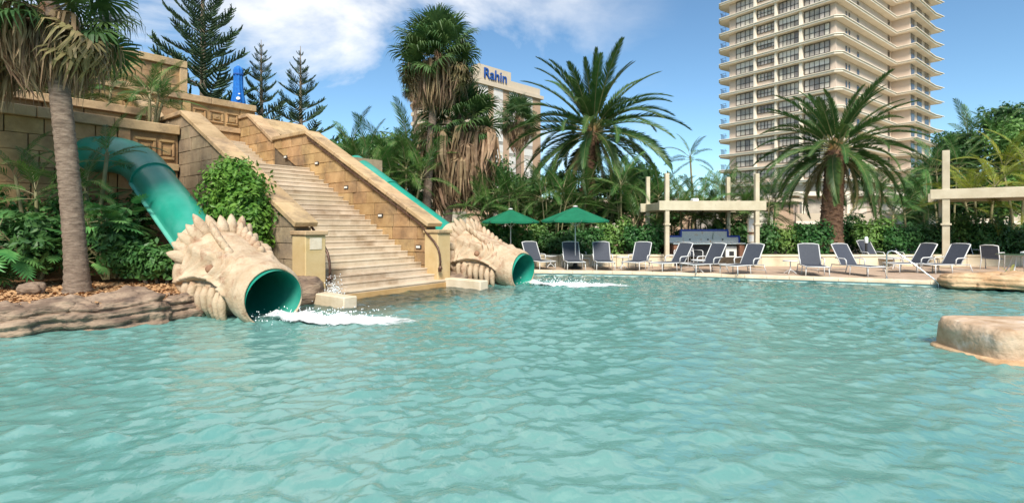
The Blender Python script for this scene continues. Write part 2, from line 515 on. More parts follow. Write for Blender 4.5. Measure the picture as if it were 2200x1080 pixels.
rp.color_ramp.elements[0].position = .3; rp.color_ramp.elements[1].position = .7
rp.color_ramp.elements[0].color = (0.115, 0.30, 0.27, 1)
rp.color_ramp.elements[1].color = (0.17, 0.36, 0.32, 1)
t.links.new(nz.outputs['Fac'], rp.inputs[0])
df = t.nodes.new('ShaderNodeBsdfDiffuse'); t.links.new(rp.outputs[0], df.inputs['Color'])
tl = t.nodes.new('ShaderNodeBsdfTransparent'); tl.inputs['Color'].default_value = (0.80, 0.97, 0.93, 1)
ms = t.nodes.new('ShaderNodeMixShader')
t.links.new(ex.outputs[0], ms.inputs[0]); t.links.new(df.outputs[0], ms.inputs[1]); t.links.new(tl.outputs[0], ms.inputs[2])
nb = t.nodes.new('ShaderNodeTexNoise'); nb.inputs['Scale'].default_value = 9.0; nb.inputs['Detail'].default_value = 4; nb.inputs['Roughness'].default_value = .5
nb.inputs['Distortion'].default_value = .6
t.links.new(geo.outputs['Position'], nb.inputs['Vector'])
bp = t.nodes.new('ShaderNodeBump'); bp.inputs['Strength'].default_value = .25; bp.inputs['Distance'].default_value = .05
t.links.new(nb.outputs['Fac'], bp.inputs['Height'])
gl = t.nodes.new('ShaderNodeBsdfGlossy'); gl.inputs['Roughness'].default_value = .015
t.links.new(bp.outputs[0], gl.inputs['Normal'])
upn = t.nodes.new('ShaderNodeCombineXYZ'); upn.inputs[2].default_value = 1.0; vmx = t.nodes.new('ShaderNodeMix'); vmx.data_type = 'VECTOR'; vmx.inputs['Factor'].default_value = .48
t.links.new(upn.outputs[0], vmx.inputs[4]); t.links.new(bp.outputs[0], vmx.inputs[5])
vn = t.nodes.new('ShaderNodeVectorMath'); vn.operation = 'NORMALIZE'; t.links.new(vmx.outputs[1], vn.inputs[0]); t.links.new(vn.outputs[0], df.inputs['Normal'])
fr = t.nodes.new('ShaderNodeFresnel'); fr.inputs['IOR'].default_value = 2.0
t.links.new(bp.outputs[0], fr.inputs['Normal'])
m2 = t.nodes.new('ShaderNodeMixShader')
t.links.new(fr.outputs[0], m2.inputs[0]); t.links.new(ms.outputs[0], m2.inputs[1]); t.links.new(gl.outputs[0], m2.inputs[2])
t.links.new(m2.outputs[0], out.inputs['Surface'])

rng = np.random.default_rng(5)
WAVES = []
for k in range(110):
    lam = 0.11 * (0.66 / 0.11) ** rng.random()
    ang = R(97) + rng.normal() * .75
    WAVES.append((2 * PI / lam * math.cos(ang), 2 * PI / lam * math.sin(ang), rng.random() * 2 * PI, lam ** 1.0))
AMPN = 0.27 / math.sqrt(sum((w[3] * math.hypot(w[0], w[1])) ** 2 / 2 for w in WAVES))
HEADS = [(SW(-2.0, -1.5), 1.0), (SW(5.7, -2.0), 1.0)]
def water_z(x, y):
    wx = x + .12 * np.sin(.9 * y + .5 * x) + .05 * np.sin(2.3 * x - 1.1 * y)
    wy = y + .12 * np.sin(.8 * x - .4 * y)
    z = np.zeros(np.shape(x))
    for kx, ky, ph, a in WAVES:
        z = z + a * AMPN * np.sin(kx * wx + ky * wy + ph)
    z = z + 9.0 * z * z - .003
    patch = .75 + .35 * np.sin(.55 * x + .3 * y + 1) * np.sin(.4 * y - .35 * x)
    z = z * patch
    for h, s in HEADS:     # the outflow churns the surface in front of each mouth
        ux, vy = UV(x, y); hu, hv = UV(h.x, h.y)
        q = np.exp(-((ux - hu - .2) / 1.0) ** 2 - ((vy - hv + 1.0) / 1.5) ** 2)
        z = z * (1 + 1.4 * q) + q * (.025 * np.sin(9 * ux + 5 * vy) * np.sin(7 * vy - 4 * ux))
    return z
xs = np.arange(-15.5, 25.6, .04); ys = [0.4]
while ys[-1] < 19.9: ys.append(ys[-1] + (.028 if ys[-1] < 7 else .028 + .005 * (ys[-1] - 7)))
ys = np.array(ys)
X, Y = np.meshgrid(xs, ys)
Z = water_z(X, Y)
V = np.stack([X, Y, Z], -1).reshape(-1, 3); F = grid_faces(len(xs), len(ys))
cx, cy = X.ravel()[F].mean(1), Y.ravel()[F].mean(1)
keep = in_poly(cx, cy, POOL)
F = F[keep]
used, inv = np.unique(F, return_inverse=True)
V = V[used]; F = inv.reshape(-1, 4)
me = np_mesh('pool_water', V, F, m_water)
a = me.attributes.new('depth', 'FLOAT', 'POINT')
a.data.foreach_set('value', (-floor_z(V[:, 0], V[:, 1])).astype(np.float32))
tag(obj('pool_water', me), kind='structure')

# deck slab, coping, planting bed
DECKB = [(-3.0, 21.6), (26.0, 21.6), (26.0, 13.2)]
mb = MB(); mb.prism([(x, y + .18) for x, y in EDGE][::-1] + [(26.0, 13.4), (26.0, 21.6), (-3.0, 21.6), (-3.0, 19.48)], -0.2, 0.15)
tag(mb.build('pool_deck', m_deck, fix=True), kind='structure')
cop = thing('pool_coping', 'pale stone coping along the lounger side of the pool', 'coping')
for i in range(3, len(EDGE) - 1):
    a_, b_ = Vector((*EDGE[i], 0)), Vector((*EDGE[i + 1], 0))
    L = (b_ - a_).length; nseg = max(1, round(L / .8)); dirv = (b_ - a_) / L
    nrm = Vector((-dirv.y, dirv.x, 0))
    if nrm.y < 0: nrm = -nrm
    for k in range(nseg):
        p = a_ + dirv * (L * k / nseg); q = a_ + dirv * (L * (k + 1) / nseg - .008)
        mb = MB()
        pts = [p - nrm * .05, q - nrm * .05, q + nrm * .42, p + nrm * .42]
        zt = .172 + random.uniform(-.003, .003)
        mb.add([(v.x, v.y, .07) for v in pts] + [(v.x, v.y, zt - .02) for v in pts[:2]] + [(v.x, v.y, zt) for v in pts[2:]] +
               [(pts[0] + nrm * .025)[:2] + (zt,), (pts[1] + nrm * .025)[:2] + (zt,)],
               [(0, 1, 5, 4), (4, 5, 9, 8), (8, 9, 6, 7), (3, 2, 6, 7), (0, 4, 8, 7, 3), (1, 2, 6, 9, 5), (0, 3, 2, 1)])
        mb.build('coping_stone', m_pale_kerb, cop, fix=True)
mb = MB(); mb.box((-3.0, 21.95, -.1), (40, 34, .5))
tag(mb.build('planting_bed', m_soil), kind='structure')

# low cream retaining wall behind the loungers, open where the bar stands
def low_wall(x0, x1, label):
    w = thing('retaining_wall', label, 'wall', (x0, 21.6, 0.1))
    n = max(1, round((x1 - x0) / 2.2))
    for k in range(n):
        a0 = (x1 - x0) * k / n; a1 = (x1 - x0) * (k + 1) / n - .012
        MB().cbox((a0, 0, 0), (a1, .32, .44), .012).build('wall_panel', m_wall, w)
        MB().cbox((a0, -.035, .44), (a1, .36, .53), .012).build('capping', m_wall, w)
low_wall(-2.9, 6.85, 'long low cream wall behind the loungers, under the green umbrellas')
low_wall(10.15, 26, 'low cream wall in front of the thick date palm trunk')

# ------------------------------------------------------------------ left bank
BANK = [(-30, 3), (-15.0, 5.0), (-12.0, 7.6), (-9.0, 8.6), (-7.5, 9.4), (-6.9, 10.2), (-6.5, 11.3), (-5.1, 12.0), xy(SW(-0.4, 0.4)), xy(SW(-0.4, 7.6)), xy(SW(-12, 7.6)), (-30, 12)]
mb = MB(); mb.prism(BANK, -1.2, .44)
tag(mb.build('garden_bank', m_mulch, fix=True), kind='structure')
mb = MB(); rr = random.Random(3)
for k in range(7000):
    x = rr.uniform(-13, -5.6); y = rr.uniform(7.8, 12.6)
    if not in_poly(np.array([x]), np.array([y]), BANK)[0]: continue
    L, W = rr.uniform(.03, .085), rr.uniform(.015, .035)
    M = Matrix.Translation((x, y, .45 + rr.uniform(0, .02))) @ Euler((rr.uniform(-.5, .5), rr.uniform(-.5, .5), rr.uniform(0, 6.3))).to_matrix().to_4x4()
    mb.add([M @ Vector(p) for p in ((-L, -W, 0), (L, -W * .6, .004), (L * .9, W, .006), (-L * .8, W * .8, 0))], [(0, 1, 2, 3)])
tag(mb.build('bark_chips', m_chip), 'scattered bark chip mulch round the palm foot', 'mulch', kind='stuff')

def rock_mesh(name, size, m, seed, sub=4, e=.75, amp=.16, freq=1.6, strata=0.0, flat=0.0):
    bm = bmesh.new(); bmesh.ops.create_icosphere(bm, subdivisions=sub, radius=1)
    o = Vector((seed * 7.13, seed * 3.7, seed * 1.9))
    for v in bm.verts:
        c = v.co.copy()
        q = Vector((math.copysign(abs(c.x) ** e, c.x), math.copysign(abs(c.y) ** e, c.y), math.copysign(abs(c.z) ** e, c.z)))
        p = Vector((q.x * size[0], q.y * size[1], q.z * size[2]))
        d = mnoise.fractal(p * freq + o, 1.0, 2.0, 5) * amp + mnoise.noise(p * freq * .5 + o * 2) * amp
        if strata:
            zz = p.z + .10 * mnoise.noise(p * .9 + o)
            d += -strata * (abs(math.sin(zz * 19)) ** 8) - strata * .8 * max(0, mnoise.noise(Vector((p.x * .8, p.y * .8, zz * 7)) + o))
        v.co = p + c * d
        if flat and v.co.z > size[2] * flat:
            v.co.z = size[2] * flat + (v.co.z - size[2] * flat) * .25
    me = bpy.data.meshes.new(name); bm.to_mesh(me); bm.free()
    me.materials.append(m)
    me.polygons.foreach_set('use_smooth', [True] * len(me.polygons))
    return me
ledge = thing('rock_ledge', 'brown layered cement rock ledge edging the mulch bank', 'rock edging', (-8, 9, 0))
pts = [(-13.2, 6.65, 1.3), (-11.6, 7.75, 1.15), (-10.2, 8.2, 1.0), (-9.1, 8.6, .95), (-8.2, 9.05, .8), (-7.45, 9.5, .75), (-6.95, 10.2, .7)]
for k, (x, y, s) in enumerate(pts):
    nx_, ny_ = pts[min(k + 1, len(pts) - 1)][:2]; px_, py_ = pts[max(k - 1, 0)][:2]
    me = rock_mesh('rock', (s, .42 + .1 * (k % 2), .44), m_rock_brown, 3 + k, 6 if k > 1 else 5, .62, .16, 2.0, .075)
    obj('rock', me, ledge, (x + 8, y - 9 + .12, .06 + .03 * (k % 3)), (0, 0, math.atan2(ny_ - py_, nx_ - px_)))
def lone_rock(px, py, Y, size, m, seed, label, rz=0, **k):
    p = P(px, py, Y)
    o = obj('rock', rock_mesh('rock', size, m, seed, **k), None, p, (0, 0, rz))
    return tag(o, label, 'rock')
lone_rock(68, 622, 10.4, (.26, .2, .17), m_rock_brown, 21, 'small brown boulder on mulch near the palm foot', .3)
lone_rock(660, 632, 12.4, (.34, .35, .42), m_rock_brown, 22, 'brown rock wedged between the stair kerb and the dragon mouth', .3)
lone_rock(985, 596, 16.6, (.8, .4, .25), m_rock_brown, 24, 'flat brown rock between stair kerb and the farther dragon head', .6)
lone_rock(955, 566, 17.4, (.6, .5, .4), m_rock_brown, 25, 'dark brown rock under the green tube behind the stair post', .6)
# the block in the pool
rb = thing('stone_island', 'square pale tan cement rock standing in the pool water', 'rock', (7.7, 7.45, 0))
obj('block', rock_mesh('block', (.95, .62, .44), m_rock_pale, 31, 5, .36, .05, 2.2, 0, .8), rb, (-.17, .02, .08))
obj('block', rock_mesh('block', (.85, .60, .43), m_rock_pale, 33, 5, .36, .05, 2.2, 0, .8), rb, (1.50, -.12, .07), (0, 0, -.06))
obj('ledge', rock_mesh('ledge', (1.98, .80, .10), m_rock_tan, 34, 5, .35, .03, 2.2), rb, (.78, -.08, -.045), (0, 0, -.05))
# tan rocks at the right end of the coping
for k, (px, py, Y, s, lab) in enumerate([
    (2105, 603, 15.0, (.95, .5, .22), 'long tan rock at the end of the pool coping'),
    (2165, 608, 14.6, (.85, .5, .21), 'tan rock below the green glass table'),
    (2240, 606, 14.3, (.9, .5, .26), 'tan rock on the pool edge past the green table')]):
    lone_rock(px, py, Y, s, m_rock_tan, 41 + k, lab, -.35, sub=5, e=.6, amp=.1, strata=.03)

# ------------------------------------------------------------------ blocks
def block(parent, poly, fr, m, name='block', depth=.07, b=.014):
    """poly in wall coordinates (a along, z up); fr(a, d, z) -> local point, d = distance in front of the wall"""
    if len(poly) < 3 or abs(poly_area(poly)) < .012: return
    if poly_area(poly) < 0: poly = poly[::-1]
    # drop near-duplicate points
    pp = [p for i, p in enumerate(poly) if math.dist(p, poly[i - 1]) > .012]
    if len(pp) < 3: return
    cxm = sum(p[0] for p in pp) / len(pp); czm = sum(p[1] for p in pp) / len(pp)
    jd = random.uniform(-.012, .012)
    def ins(p, k):
        L = math.dist(p, (cxm, czm)) or 1
        return (p[0] + (cxm - p[0]) * k / L * 1.2, p[1] + (czm - p[1]) * k / L * 1.2)
    n = len(pp)
    o0 = [ins(p, .011) for p in pp]; i0 = [ins(p, .011 + b) for p in pp]
    vs = [fr(a, -.02, z) for a, z in o0] + [fr(a, depth + jd - b * .8, z) for a, z in o0] + [fr(a, depth + jd + random.uniform(-.006, .006), z) for a, z in i0]
    fs = []
    for i in range(n):
        j = (i + 1) % n
        fs += [(i, j, j + n, i + n), (i + n, j + n, j + 2 * n, i + 2 * n)]
    fs.append(tuple(range(2 * n, 3 * n)))
    mb = MB(); mb.add(vs, fs)
    mb.build(name, m, parent, fix=True)

def block_wall(parent, a0, a1, z0, z1, fr, m, ch=.42, bl=(.7, 1.25), clips=(), seed=1, depth=.07):
    r_ = random.Random(seed)
    nz_ = max(1, round((z1 - z0) / ch)); h = (z1 - z0) / nz_
    for j in range(nz_):
        a = a0 - r_.uniform(0, bl[0])
        while a < a1:
            L = r_.uniform(*bl)
            poly = [(max(a, a0), z0 + j * h), (min(a + L, a1), z0 + j * h), (min(a + L, a1), z0 + (j + 1) * h), (max(a, a0), z0 + (j + 1) * h)]
            if poly[1][0] - poly[0][0] > .05:
                for c in clips:
                    poly = clip_poly(poly, *c)
                    if len(poly) < 3: break
                block(parent, poly, fr, m, depth=depth)
            a += L

# ------------------------------------------------------------------ staircase
SL = .535
stair = thing('stone_staircase', 'wide sandstone staircase climbing between sloped stone balustrades', 'staircase', SW(0, 0, 0), ST_A)
WID = 3.9
NST = 23; RISE = .17; RUN = .318; ZB = .20
prof = [(-.02, -.6), (7.4, -.6)] + [(7.4, ZB + NST * RISE - .16)] + [(.3, ZB + .02)] + [(-.02, ZB - .05)]
for k in range(-1, NST):
    z1 = ZB + (k + 1) * RISE; y0 = k * RUN
    y1 = y0 + RUN + .06 if k < NST - 1 else 9.8
    x0, x1 = (0.0, WID) if k > 0 else (-.08, WID + .5 if k == -1 else WID + .3)
    if k == -1:
        y1 = .3; y0 = -.36
    mb = MB()
    mb.box((x0, y0 + .018, z1 - .35), (x1, y1, z1 - .045))
    mb.cbox((x0, y0, z1 - .045), (x1, y1, z1), .012)
    mb.build('step', m_step, stair)
MB().box((-.05, .35, -.6), (WID + .05, 7.2, .3)).build('footing', m_stone_dark, stair)
# kerb arms and shelf in the water
for x, lab in ((-.42, 0), (WID + .08, 1)):
    MB().cbox((x, -1.75 if lab else -1.55, -.5), (x + .36, -.3, .25), .02).build('kerb', m_pale_kerb, stair)
MB().box((-.06, -2.0, -.3), (WID + .08, -.2, -.055)).build('shelf', m_sand, stair)
MB().box((-.05, -.375, -.3), (WID + .07, -.335, .125)).build('basin_wall', m_sand, stair)

def ztop(y):        # top of the balustrade wall under the coping
    if y < 7.25: return 1.66 + .525 * max(y, 0)
    return 1.66 + .525 * 7.25
Z1 = ztop(9)
def balustrade(x0, x1, face_x, sgn, m, out_face=False):
    wall = MB()
    wall.prism([(0.45, -.3), (9.8, -.3), (9.8, Z1), (7.25, Z1), (0.45, ztop(.45))], x0 + .07, x1 - .07, 'x')
    w = wall.build('balustrade_wall', m_stone_dark, stair, fix=True)
    # inner and outer faces in separate blocks
    for fx, sg in ((x1 - .07, 1), (x0 + .07, -1)):
        fr = lambda a, d, z, fx=fx, sg=sg: (fx + sg * d, a, z)
        inner = (sg > 0) == (x0 < 1)
        clips = [(-.525, 1, 1.66)]
        clips.append((0, 1, Z1))
        lo = .2 if not inner else 0
        if inner:
            clips.append((SL, -1, -(ZB - .25)))    # not below the steps
        block_wall(w, .46, 9.78, 0.2, Z1, fr, m_stone if inner else m_stone_grey, .40, (.7, 1.3), clips, int(x0 * 10) + 5 + sg)
    # end post
    MB().cbox((x0 - .04, -.14, -.3), (x1 + .04, .46, 1.62), .02).build('end_post', m_cream, stair)
    MB().cbox((x0 - .08, -.20, 1.62), (x1 + .08, .50, 1.73), .02).build('post_cap', m_coping, stair)
    # coping stones on the slope
    ang = math.atan(.525); L = 7.0 / math.cos(ang); n_ = 7
    for k in range(n_):
        mb = MB(); mb.cbox((x0 - .08, L * k / n_ + .006, 0), (x1 + .08, L * (k + 1) / n_ - .006, .14), .018)
        mb.build('coping', m_coping, stair, loc=(0, .30, ztop(.30) + .0), rot=(ang, 0, 0))
    for k in range(2):
        MB().cbox((x0 - .08, 7.25 + k * 1.28 - (.05 if k == 0 else 0), Z1), (x1 + .08, 7.25 + (k + 1) * 1.28 - .012, Z1 + .15), .018).build('coping', m_coping, stair)
    # second flight
    x0b, x1b = x0, x1
    w2 = MB(); w2.prism([(9.82, 0.2), (13, .2), (13, 6.75), (12.0, 6.75), (9.82, Z1 - .1)], x0 + .07, x1 - .07, 'x')
    w2 = w2.build('balustrade_wall', m_stone_dark, stair, fix=True)
    slope2 = (6.75 - Z1 + .1) / (12 - 9.82)
    for fx, sg in ((x1 - .07, 1), (x0 + .07, -1)):
        fr = lambda a, d, z, fx=fx, sg=sg: (fx + sg * d, a, z)
        block_wall(w2, 9.83, 12.98, 3.8, 6.75, fr, m_stone, .42, (.6, 1.1), [(-slope2, 1, Z1 - .1 - slope2 * 9.82)], 31 + sg)
    a2 = math.atan(slope2); L2 = (12 - 9.82) / math.cos(a2)
    for k in range(2):
        MB().cbox((x0 - .08, L2 * k / 2 + .005, 0), (x1 + .08, L2 * (k + 1) / 2 - .005, .15), .018).build('coping', m_coping, stair, loc=(0, 9.84, Z1 - .08), rot=(a2, 0, 0))
    MB().cbox((x0 - .08, 11.99, 6.75), (x1 + .08, 12.95, 6.9), .018).build('coping', m_coping, stair)
balustrade(-.47, 0, 0, 1, m_stone)
balustrade(WID, WID + .47, WID, -1, m_stone)
for k in range(9):
    z1 = ZB + NST * RISE + (k + 1) * RISE
    MB().cbox((0, 9.8 + k * .31, z1 - .3), (WID, 9.8 + (k + 1) * .31 + (.05 if k < 8 else .3), z1), .012).build('step', m_step, stair)
# bronze handrails
for x, s in ((WID - .06, 1), (.07, 1)):
    pts = [(x, -.26, .62), (x, -.27, .75), (x, -.24, .98), (x, -.16, 1.18), (x, .0, 1.36), (x, .25, 1.56)]
    pts += [(x, y, ztop(y) - .10) for y in (.6, 1.5, 3, 4.5, 6, 7.1)]
    h = MB().tube(pts, .032, 8).build('handrail', m_rail, stair, smooth=True)
    mb = MB(); mb.lathe([(.0, .0), (.07, .0), (.075, .03), (.05, .06), (.035, .1), (.0, .1)], 12, (x, -.26, .53))
    mb.box((x - .03, -.29, .45), (x + .03, -.20, .54))
    mb.build('rail_end', m_rail, h)
    for y in (1.2, 3.0, 4.8, 6.6):
        MB().box((x - .02, y - .02, ztop(y) - .16), (x + (.06 if x > 1 else -.07), y + .02, ztop(y) - .12)).build('bracket', m_rail, h)
# step lights
m_lens = mat('frosted_lens', (.75, .72, .66), None, rough=.3)
for v in (.75, 2.65, 4.6, 6.5, 8.8):
    z = ZB + SL * min(v, 7.3) + .58
    l = MB().box((WID - .035, v - .12, z - .06), (WID + .05, v + .12, z + .06)).build('step_light', m_dark, stair)
    MB().box((WID - .05, v - .085, z - .032), (WID - .03, v + .085, z + .035)).build('lens', m_lens, l)
# small notice on the end post
MB().box((-.40, -.152, 1.28), (-.08, -.143, 1.56)).build('notice', m_pale_kerb, stair)

# ------------------------------------------------------------------ temple terraces
temple = thing('stone_temple', 'stepped sandstone temple terraces with carved panels beside the stairs', 'temple', SW(0, 0, 0), ST_A)
def glyph(par, fr, a0, z0, w, h, kind):
    """raised carved frame with an inner boss"""
    def pl(x0, y0, x1, y1, d0, d1):
        mb = MB()
        vs = [fr(x0, d0, y0), fr(x1, d0, y0), fr(x1, d0, y1), fr(x0, d0, y1), fr(x0 + .02, d1, y0 + .02), fr(x1 - .02, d1, y0 + .02), fr(x1 - .02, d1, y1 - .02), fr(x0 + .02, d1, y1 - .02)]
        mb.add(vs, [(0, 1, 5, 4), (1, 2, 6, 5), (2, 3, 7, 6), (3, 0, 4, 7), (4, 5, 6, 7)])
        return mb
    for r in ((a0, z0, a0 + w, z0 + h * .16), (a0, z0 + h * .84, a0 + w, z0 + h), (a0, z0 + h * .16, a0 + w * .16, z0 + h * .84), (a0 + w * .84, z0 + h * .16, a0 + w, z0 + h * .84)):
        pl(*r, 0, .07).build('carving', m_stone, par, fix=True)
    if kind:
        pl(a0 + w * .28, z0 + h * .28, a0 + w * .72, z0 + h * .72, 0, .09).build('carving', m_stone, par, fix=True)
        pl(a0 + w * .40, z0 + h * .40, a0 + w * .60, z0 + h * .60, .09, .12).build('carving', m_stone, par, fix=True)
    else:
        pl(a0 + w * .22, z0 + h * .22, a0 + w * .78, z0 + h * .6, 0, .05).build('carving', m_stone, par, fix=True)

def terrace_wall(y, x0, x1, z0, z1, back, seed, m=None, panels=(), ch=.45, cop_h=.30, cut=None):
    core = MB().box((x0, y, z0), (x1, y + back, z1)).build('terrace_wall', m_stone_dark, temple)
    fr = lambda a, d, z: (a, y - d, z)
    if panels:
        pb = min(p[1] for p in panels) - .1
        px0 = min(p[0] for p in panels) - .12; px1 = max(p[0] + p[2] for p in panels) + .1
        # ledge, panel field, pilaster
        MB().cbox((px0 - .05, y - .16, pb - .24), (px1, y + .02, pb - .02), .015).build('ledge', m_coping, core)
        MB().box((px0, y - .03, pb - .02), (px1, y + .01, z1)).build('panel', m_stone, core)
        MB().cbox((px0 - .3, y - .14, pb - .02), (px0, y + .02, z1), .015).build('pilaster', m_stone, core)
        for (a, z, w, h, kd) in panels:
            glyph(core, lambda a_, d_, z_: (a_, y - .03 - d_, z_), a, z, w, h, kd)
        block_wall(core, x0, px0 - .32, z0, z1, fr, m or m_stone, ch, (.8, 1.3), (), seed)
        block_wall(core, px0 - .3, px1, z0, pb - .26, fr, m or m_stone, .62, (1.0, 1.9), (), seed + 1)
        if px1 < x1 - .1:
            block_wall(core, px1 + .01, x1, z0, z1, fr, m or m_stone, ch, (.8, 1.3), (), seed + 2)
    else:
        block_wall(core, x0, x1, z0, z1, fr, m or m_stone, ch, (.8, 1.4), (), seed)
    n = max(1, round((x1 - x0) / 1.9))
    for k in range(n):
        MB().cbox((x0 + (x1 - x0) * k / n + .006, y - .2, z1), (x0 + (x1 - x0) * (k + 1) / n - .006, y + .35, z1 + cop_h), .02).build('coping', m_coping, core)
    return core
terrace_wall(7.55, -11, -.50, .3, 4.82, 1.5, 51, panels=[(-1.72, 3.98, .58, .66, 1), (-1.06, 3.98, .44, .66, 0)])
terrace_wall(9.1, -11, -.95, 4.6, 5.55, 3.6, 61, cop_h=.26)
MB().box((-11, 8.0, 4.3), (-.55, 9.2, 4.7)).build('terrace_floor', m_stone_grey, temple)
terrace_wall(12.9, -11, 4.6, 4.2, 7.2, 2.0, 71, panels=[(1.95, 6.42, .5, .55, 0), (2.58, 6.42, .6, .55, 1), (3.3, 6.42, .5, .55, 0)], cop_h=.28)
terrace_wall(15.0, -9, 2.45, 6.6, 9.1, 4.0, 81, cop_h=.32)
MB().cbox((2.15, 14.84, 7.3), (2.46, 15.0, 9.1), .015).build('pilaster', m_coping, temple)
# side wing past the right balustrade
wing = MB().prism([(11.4, 0.1), (20, .1), (20, 6.7), (12.5, 6.7), (11.4, 5.9)], 4.7, 6.6, 'x').build('wing_wall', m_stone_grey, temple, fix=True)
MB().cbox((4.5, 12.5, 6.7), (6.8, 16, 6.92), .02).build('coping', m_coping, wing)
MB().cbox((4.6, 0, 0), (6.8, 1.42, .2), .02).build('coping', m_coping, wing, loc=(0, 11.32, 5.88), rot=(math.atan2(.8, 1.1), 0, 0))
MB().box((-.9, 13.2, .1), (4.7, 19, 6.9)).build('terrace_floor', m_stone_grey, temple)
for k, (x, y, z) in enumerate([(5.2, 9.3, 4.6), (5.6, 8.6, 4.0), (5.4, 10.2, 5.0)]):
    obj('rubble', rock_mesh('rubble', (.8, .7, .9), m_rock_tan, 90 + k, 3), temple, (x, y, z))
MB().box((4.5, 6.0, 0.0), (6.6, 11.4, 4.6)).build('side_mass', m_stone_grey, temple)

# ------------------------------------------------------------------ slide tubes and dragon heads
def slide(uoff, vmouth, label_tube, label_head, bend):
    zc0 = .42                           # centre height at the mouth
    def zc(v): # height of the tube axis
        s = v - vmouth
        return zc0 + .18 * s + (SL - .18) * max(0, s - 2.2)
    base = SW(uoff, vmouth, 0)
    tb = thing('slide_tube', label_tube, 'water slide', base, ST_A)
    Rr = .50
    pts = [Vector((0, s, zc(vmouth + s) )) for s in np.arange(2.3, 7.3 if bend else 8.2, .3)]
    # bend away into the terrace
    last = pts[-1]; d = Vector((0, 1, SL)).normalized()
    if bend:
        h = 0.0
        p = last.copy()
        for k in range(11):
            h += R(6) if k < 4 else 0
            dd = Vector((-math.sin(h), math.cos(h), SL * max(0, 1 - k / 6))).normalized()
            p = p + dd * .30
            pts.append(p.copy())
    else:
        pts += [last + d * .4, last + d * .8]
    cut = 15
    t1 = MB().tube(pts[:cut], Rr, 40, caps=False).build('tube', m_tube, tb, smooth=True)
    t2 = MB().tube(pts[cut - 1:], Rr + .025, 40, caps=False).build('tube', m_tube, tb, smooth=True)
    # joint collar and side flanges
    jd = (pts[cut] - pts[cut - 1]).normalized()
    MB().tube([pts[cut - 1] - jd * .05, pts[cut - 1] + jd * .05], Rr + .045, 40).build('joint_ring', m_tube, tb, smooth=False)
    for sgn in (-1, 1):
        vs, fs = [], []
        for i, p in enumerate(pts[:cut]):
            for dx_, dz_ in ((Rr - .01, -.03), (Rr + .07, -.03), (Rr + .07, .015), (Rr - .01, .015)):
                vs.append((p.x + sgn * dx_, p.y, p.z - .12 + dz_))
        for i in range(cut - 1):
            for k in range(4):
                fs.append((i * 4 + k, i * 4 + (k + 1) % 4, i * 4 + 4 + (k + 1) % 4, i * 4 + 4 + k))
        MB().add(vs, fs).build('flange', m_tube_edge, tb, fix=True)
    # supports
    for s in (5.0, 7.4):
        z = zc(vmouth + s)
        MB().tube([(0, s, 0.3), (0, s, z - Rr + .03)], .09, 10).build('support_post', m_dark, tb)

    # ---- head
    hd = thing('dragon_head', label_head, 'sculpture', base, ST_A)
    ns, nt_ = 150, 260
    S = np.linspace(0, 3.0, ns)[:, None] * np.ones((1, nt_)); T = (np.linspace(0, 2 * PI, nt_, endpoint=False)[None, :]) * np.ones((ns, 1))
    # T = 0 is the top, growing towards -x (its left cheek)
    r = np.interp(S, [0, .06, .18, .35, .7, 1.1, 1.6, 2.0, 2.35, 2.6, 2.68, 2.78, 3.0], [.61, .66, .685, .67, .68, .72, .84, .93, .90, .80, .74, .74, .72])
    def g(x, c, w): return np.exp(-((x - c) / w) ** 2)
    def ad(t_, c):  # wrapped angle distance
        return (t_ - c + PI) % (2 * PI) - PI
    for sd in (1, -1):
        A = ad(T, 0) * sd                 # angle from the top on this side
        # nostril mounds on the snout
        r = r + .10 * g(S, .62, .16) * g(A, .42, .22) - .05 * g(S, .50, .07) * g(A, .45, .09)
        # brow ridge sweeping back
        line = .62 + .25 * np.sin((S - .9) * 1.6)
        r = r + .11 * g(A, line, .12) * (1 / (1 + np.exp(-(S - .95) * 14))) * (1 / (1 + np.exp((S - 2.1) * 12)))
        # eye socket, cheek
        r = r - .13 * g(S, 1.35, .13) * g(A, 1.12, .13)
        r = r + .05 * g(S, 1.35, .24) * g(A, 1.42, .07)
        # long folds round the lip and along the cheek
        for q, (s0, a0, cv, w, am) in enumerate([(.95, 1.0, .5, .045, .045), (.78, .8, .5, .04, .035), (1.15, .95, .7, .05, .04), (.6, 1.25, .35, .04, .03), (1.6, .9, .4, .05, .035), (1.85, 1.1, -.3, .05, .04)]):
            ln = s0 + cv * (A - a0) ** 2 + .08 * np.sin(5 * A)
            r = r + 1.7 * am * g(S, ln, w) * g(A, a0, .55) - 1.5 * am * g(S, ln + .09, w) * g(A, a0, .5)
        # lip crease that sweeps down under the eye, and the gum line
        crease = 1.72 - .22 * np.cos((S - 1.2) * 2.2) 
        r = r - .13 * g(A, crease, .06) * ((S > .55) & (S < 2.2)) + .07 * g(A, crease - .13, .06) * ((S > .5) & (S < 2.2))
        # teeth, tall vertical pegs below the crease
        teeth = np.abs(np.sin((S - .55) * PI / .21)) ** .6
        zone = (1 / (1 + np.exp(-(A - crease - .1) * 22))) * (1 / (1 + np.exp((A - 2.75) * 14))) * (1 / (1 + np.exp(-(S - .62) * 22))) * (1 / (1 + np.exp((S - 2.05) * 22)))
        r = r + zone * (.10 * teeth - .14)
        # ear flap / jaw hinge
        r = r + .10 * g(S, 2.28, .16) * g(A, 1.75, .35) - .09 * g(S, 2.12, .05) * g(A, 1.5, .3)
    # weathered lumps
    X0 = np.cos(T); X1 = np.sin(T)
    lump = np.zeros_like(r); rg = np.random.default_rng(11)
    for k in range(40):
        fs_, ft = rg.uniform(2, 13), rg.integers(1, 12)
        lump += rg.normal() * np.sin(fs_ * S + rg.uniform(0, 6)) * np.sin(ft * T + rg.uniform(0, 6)) / (fs_ + ft) ** .8
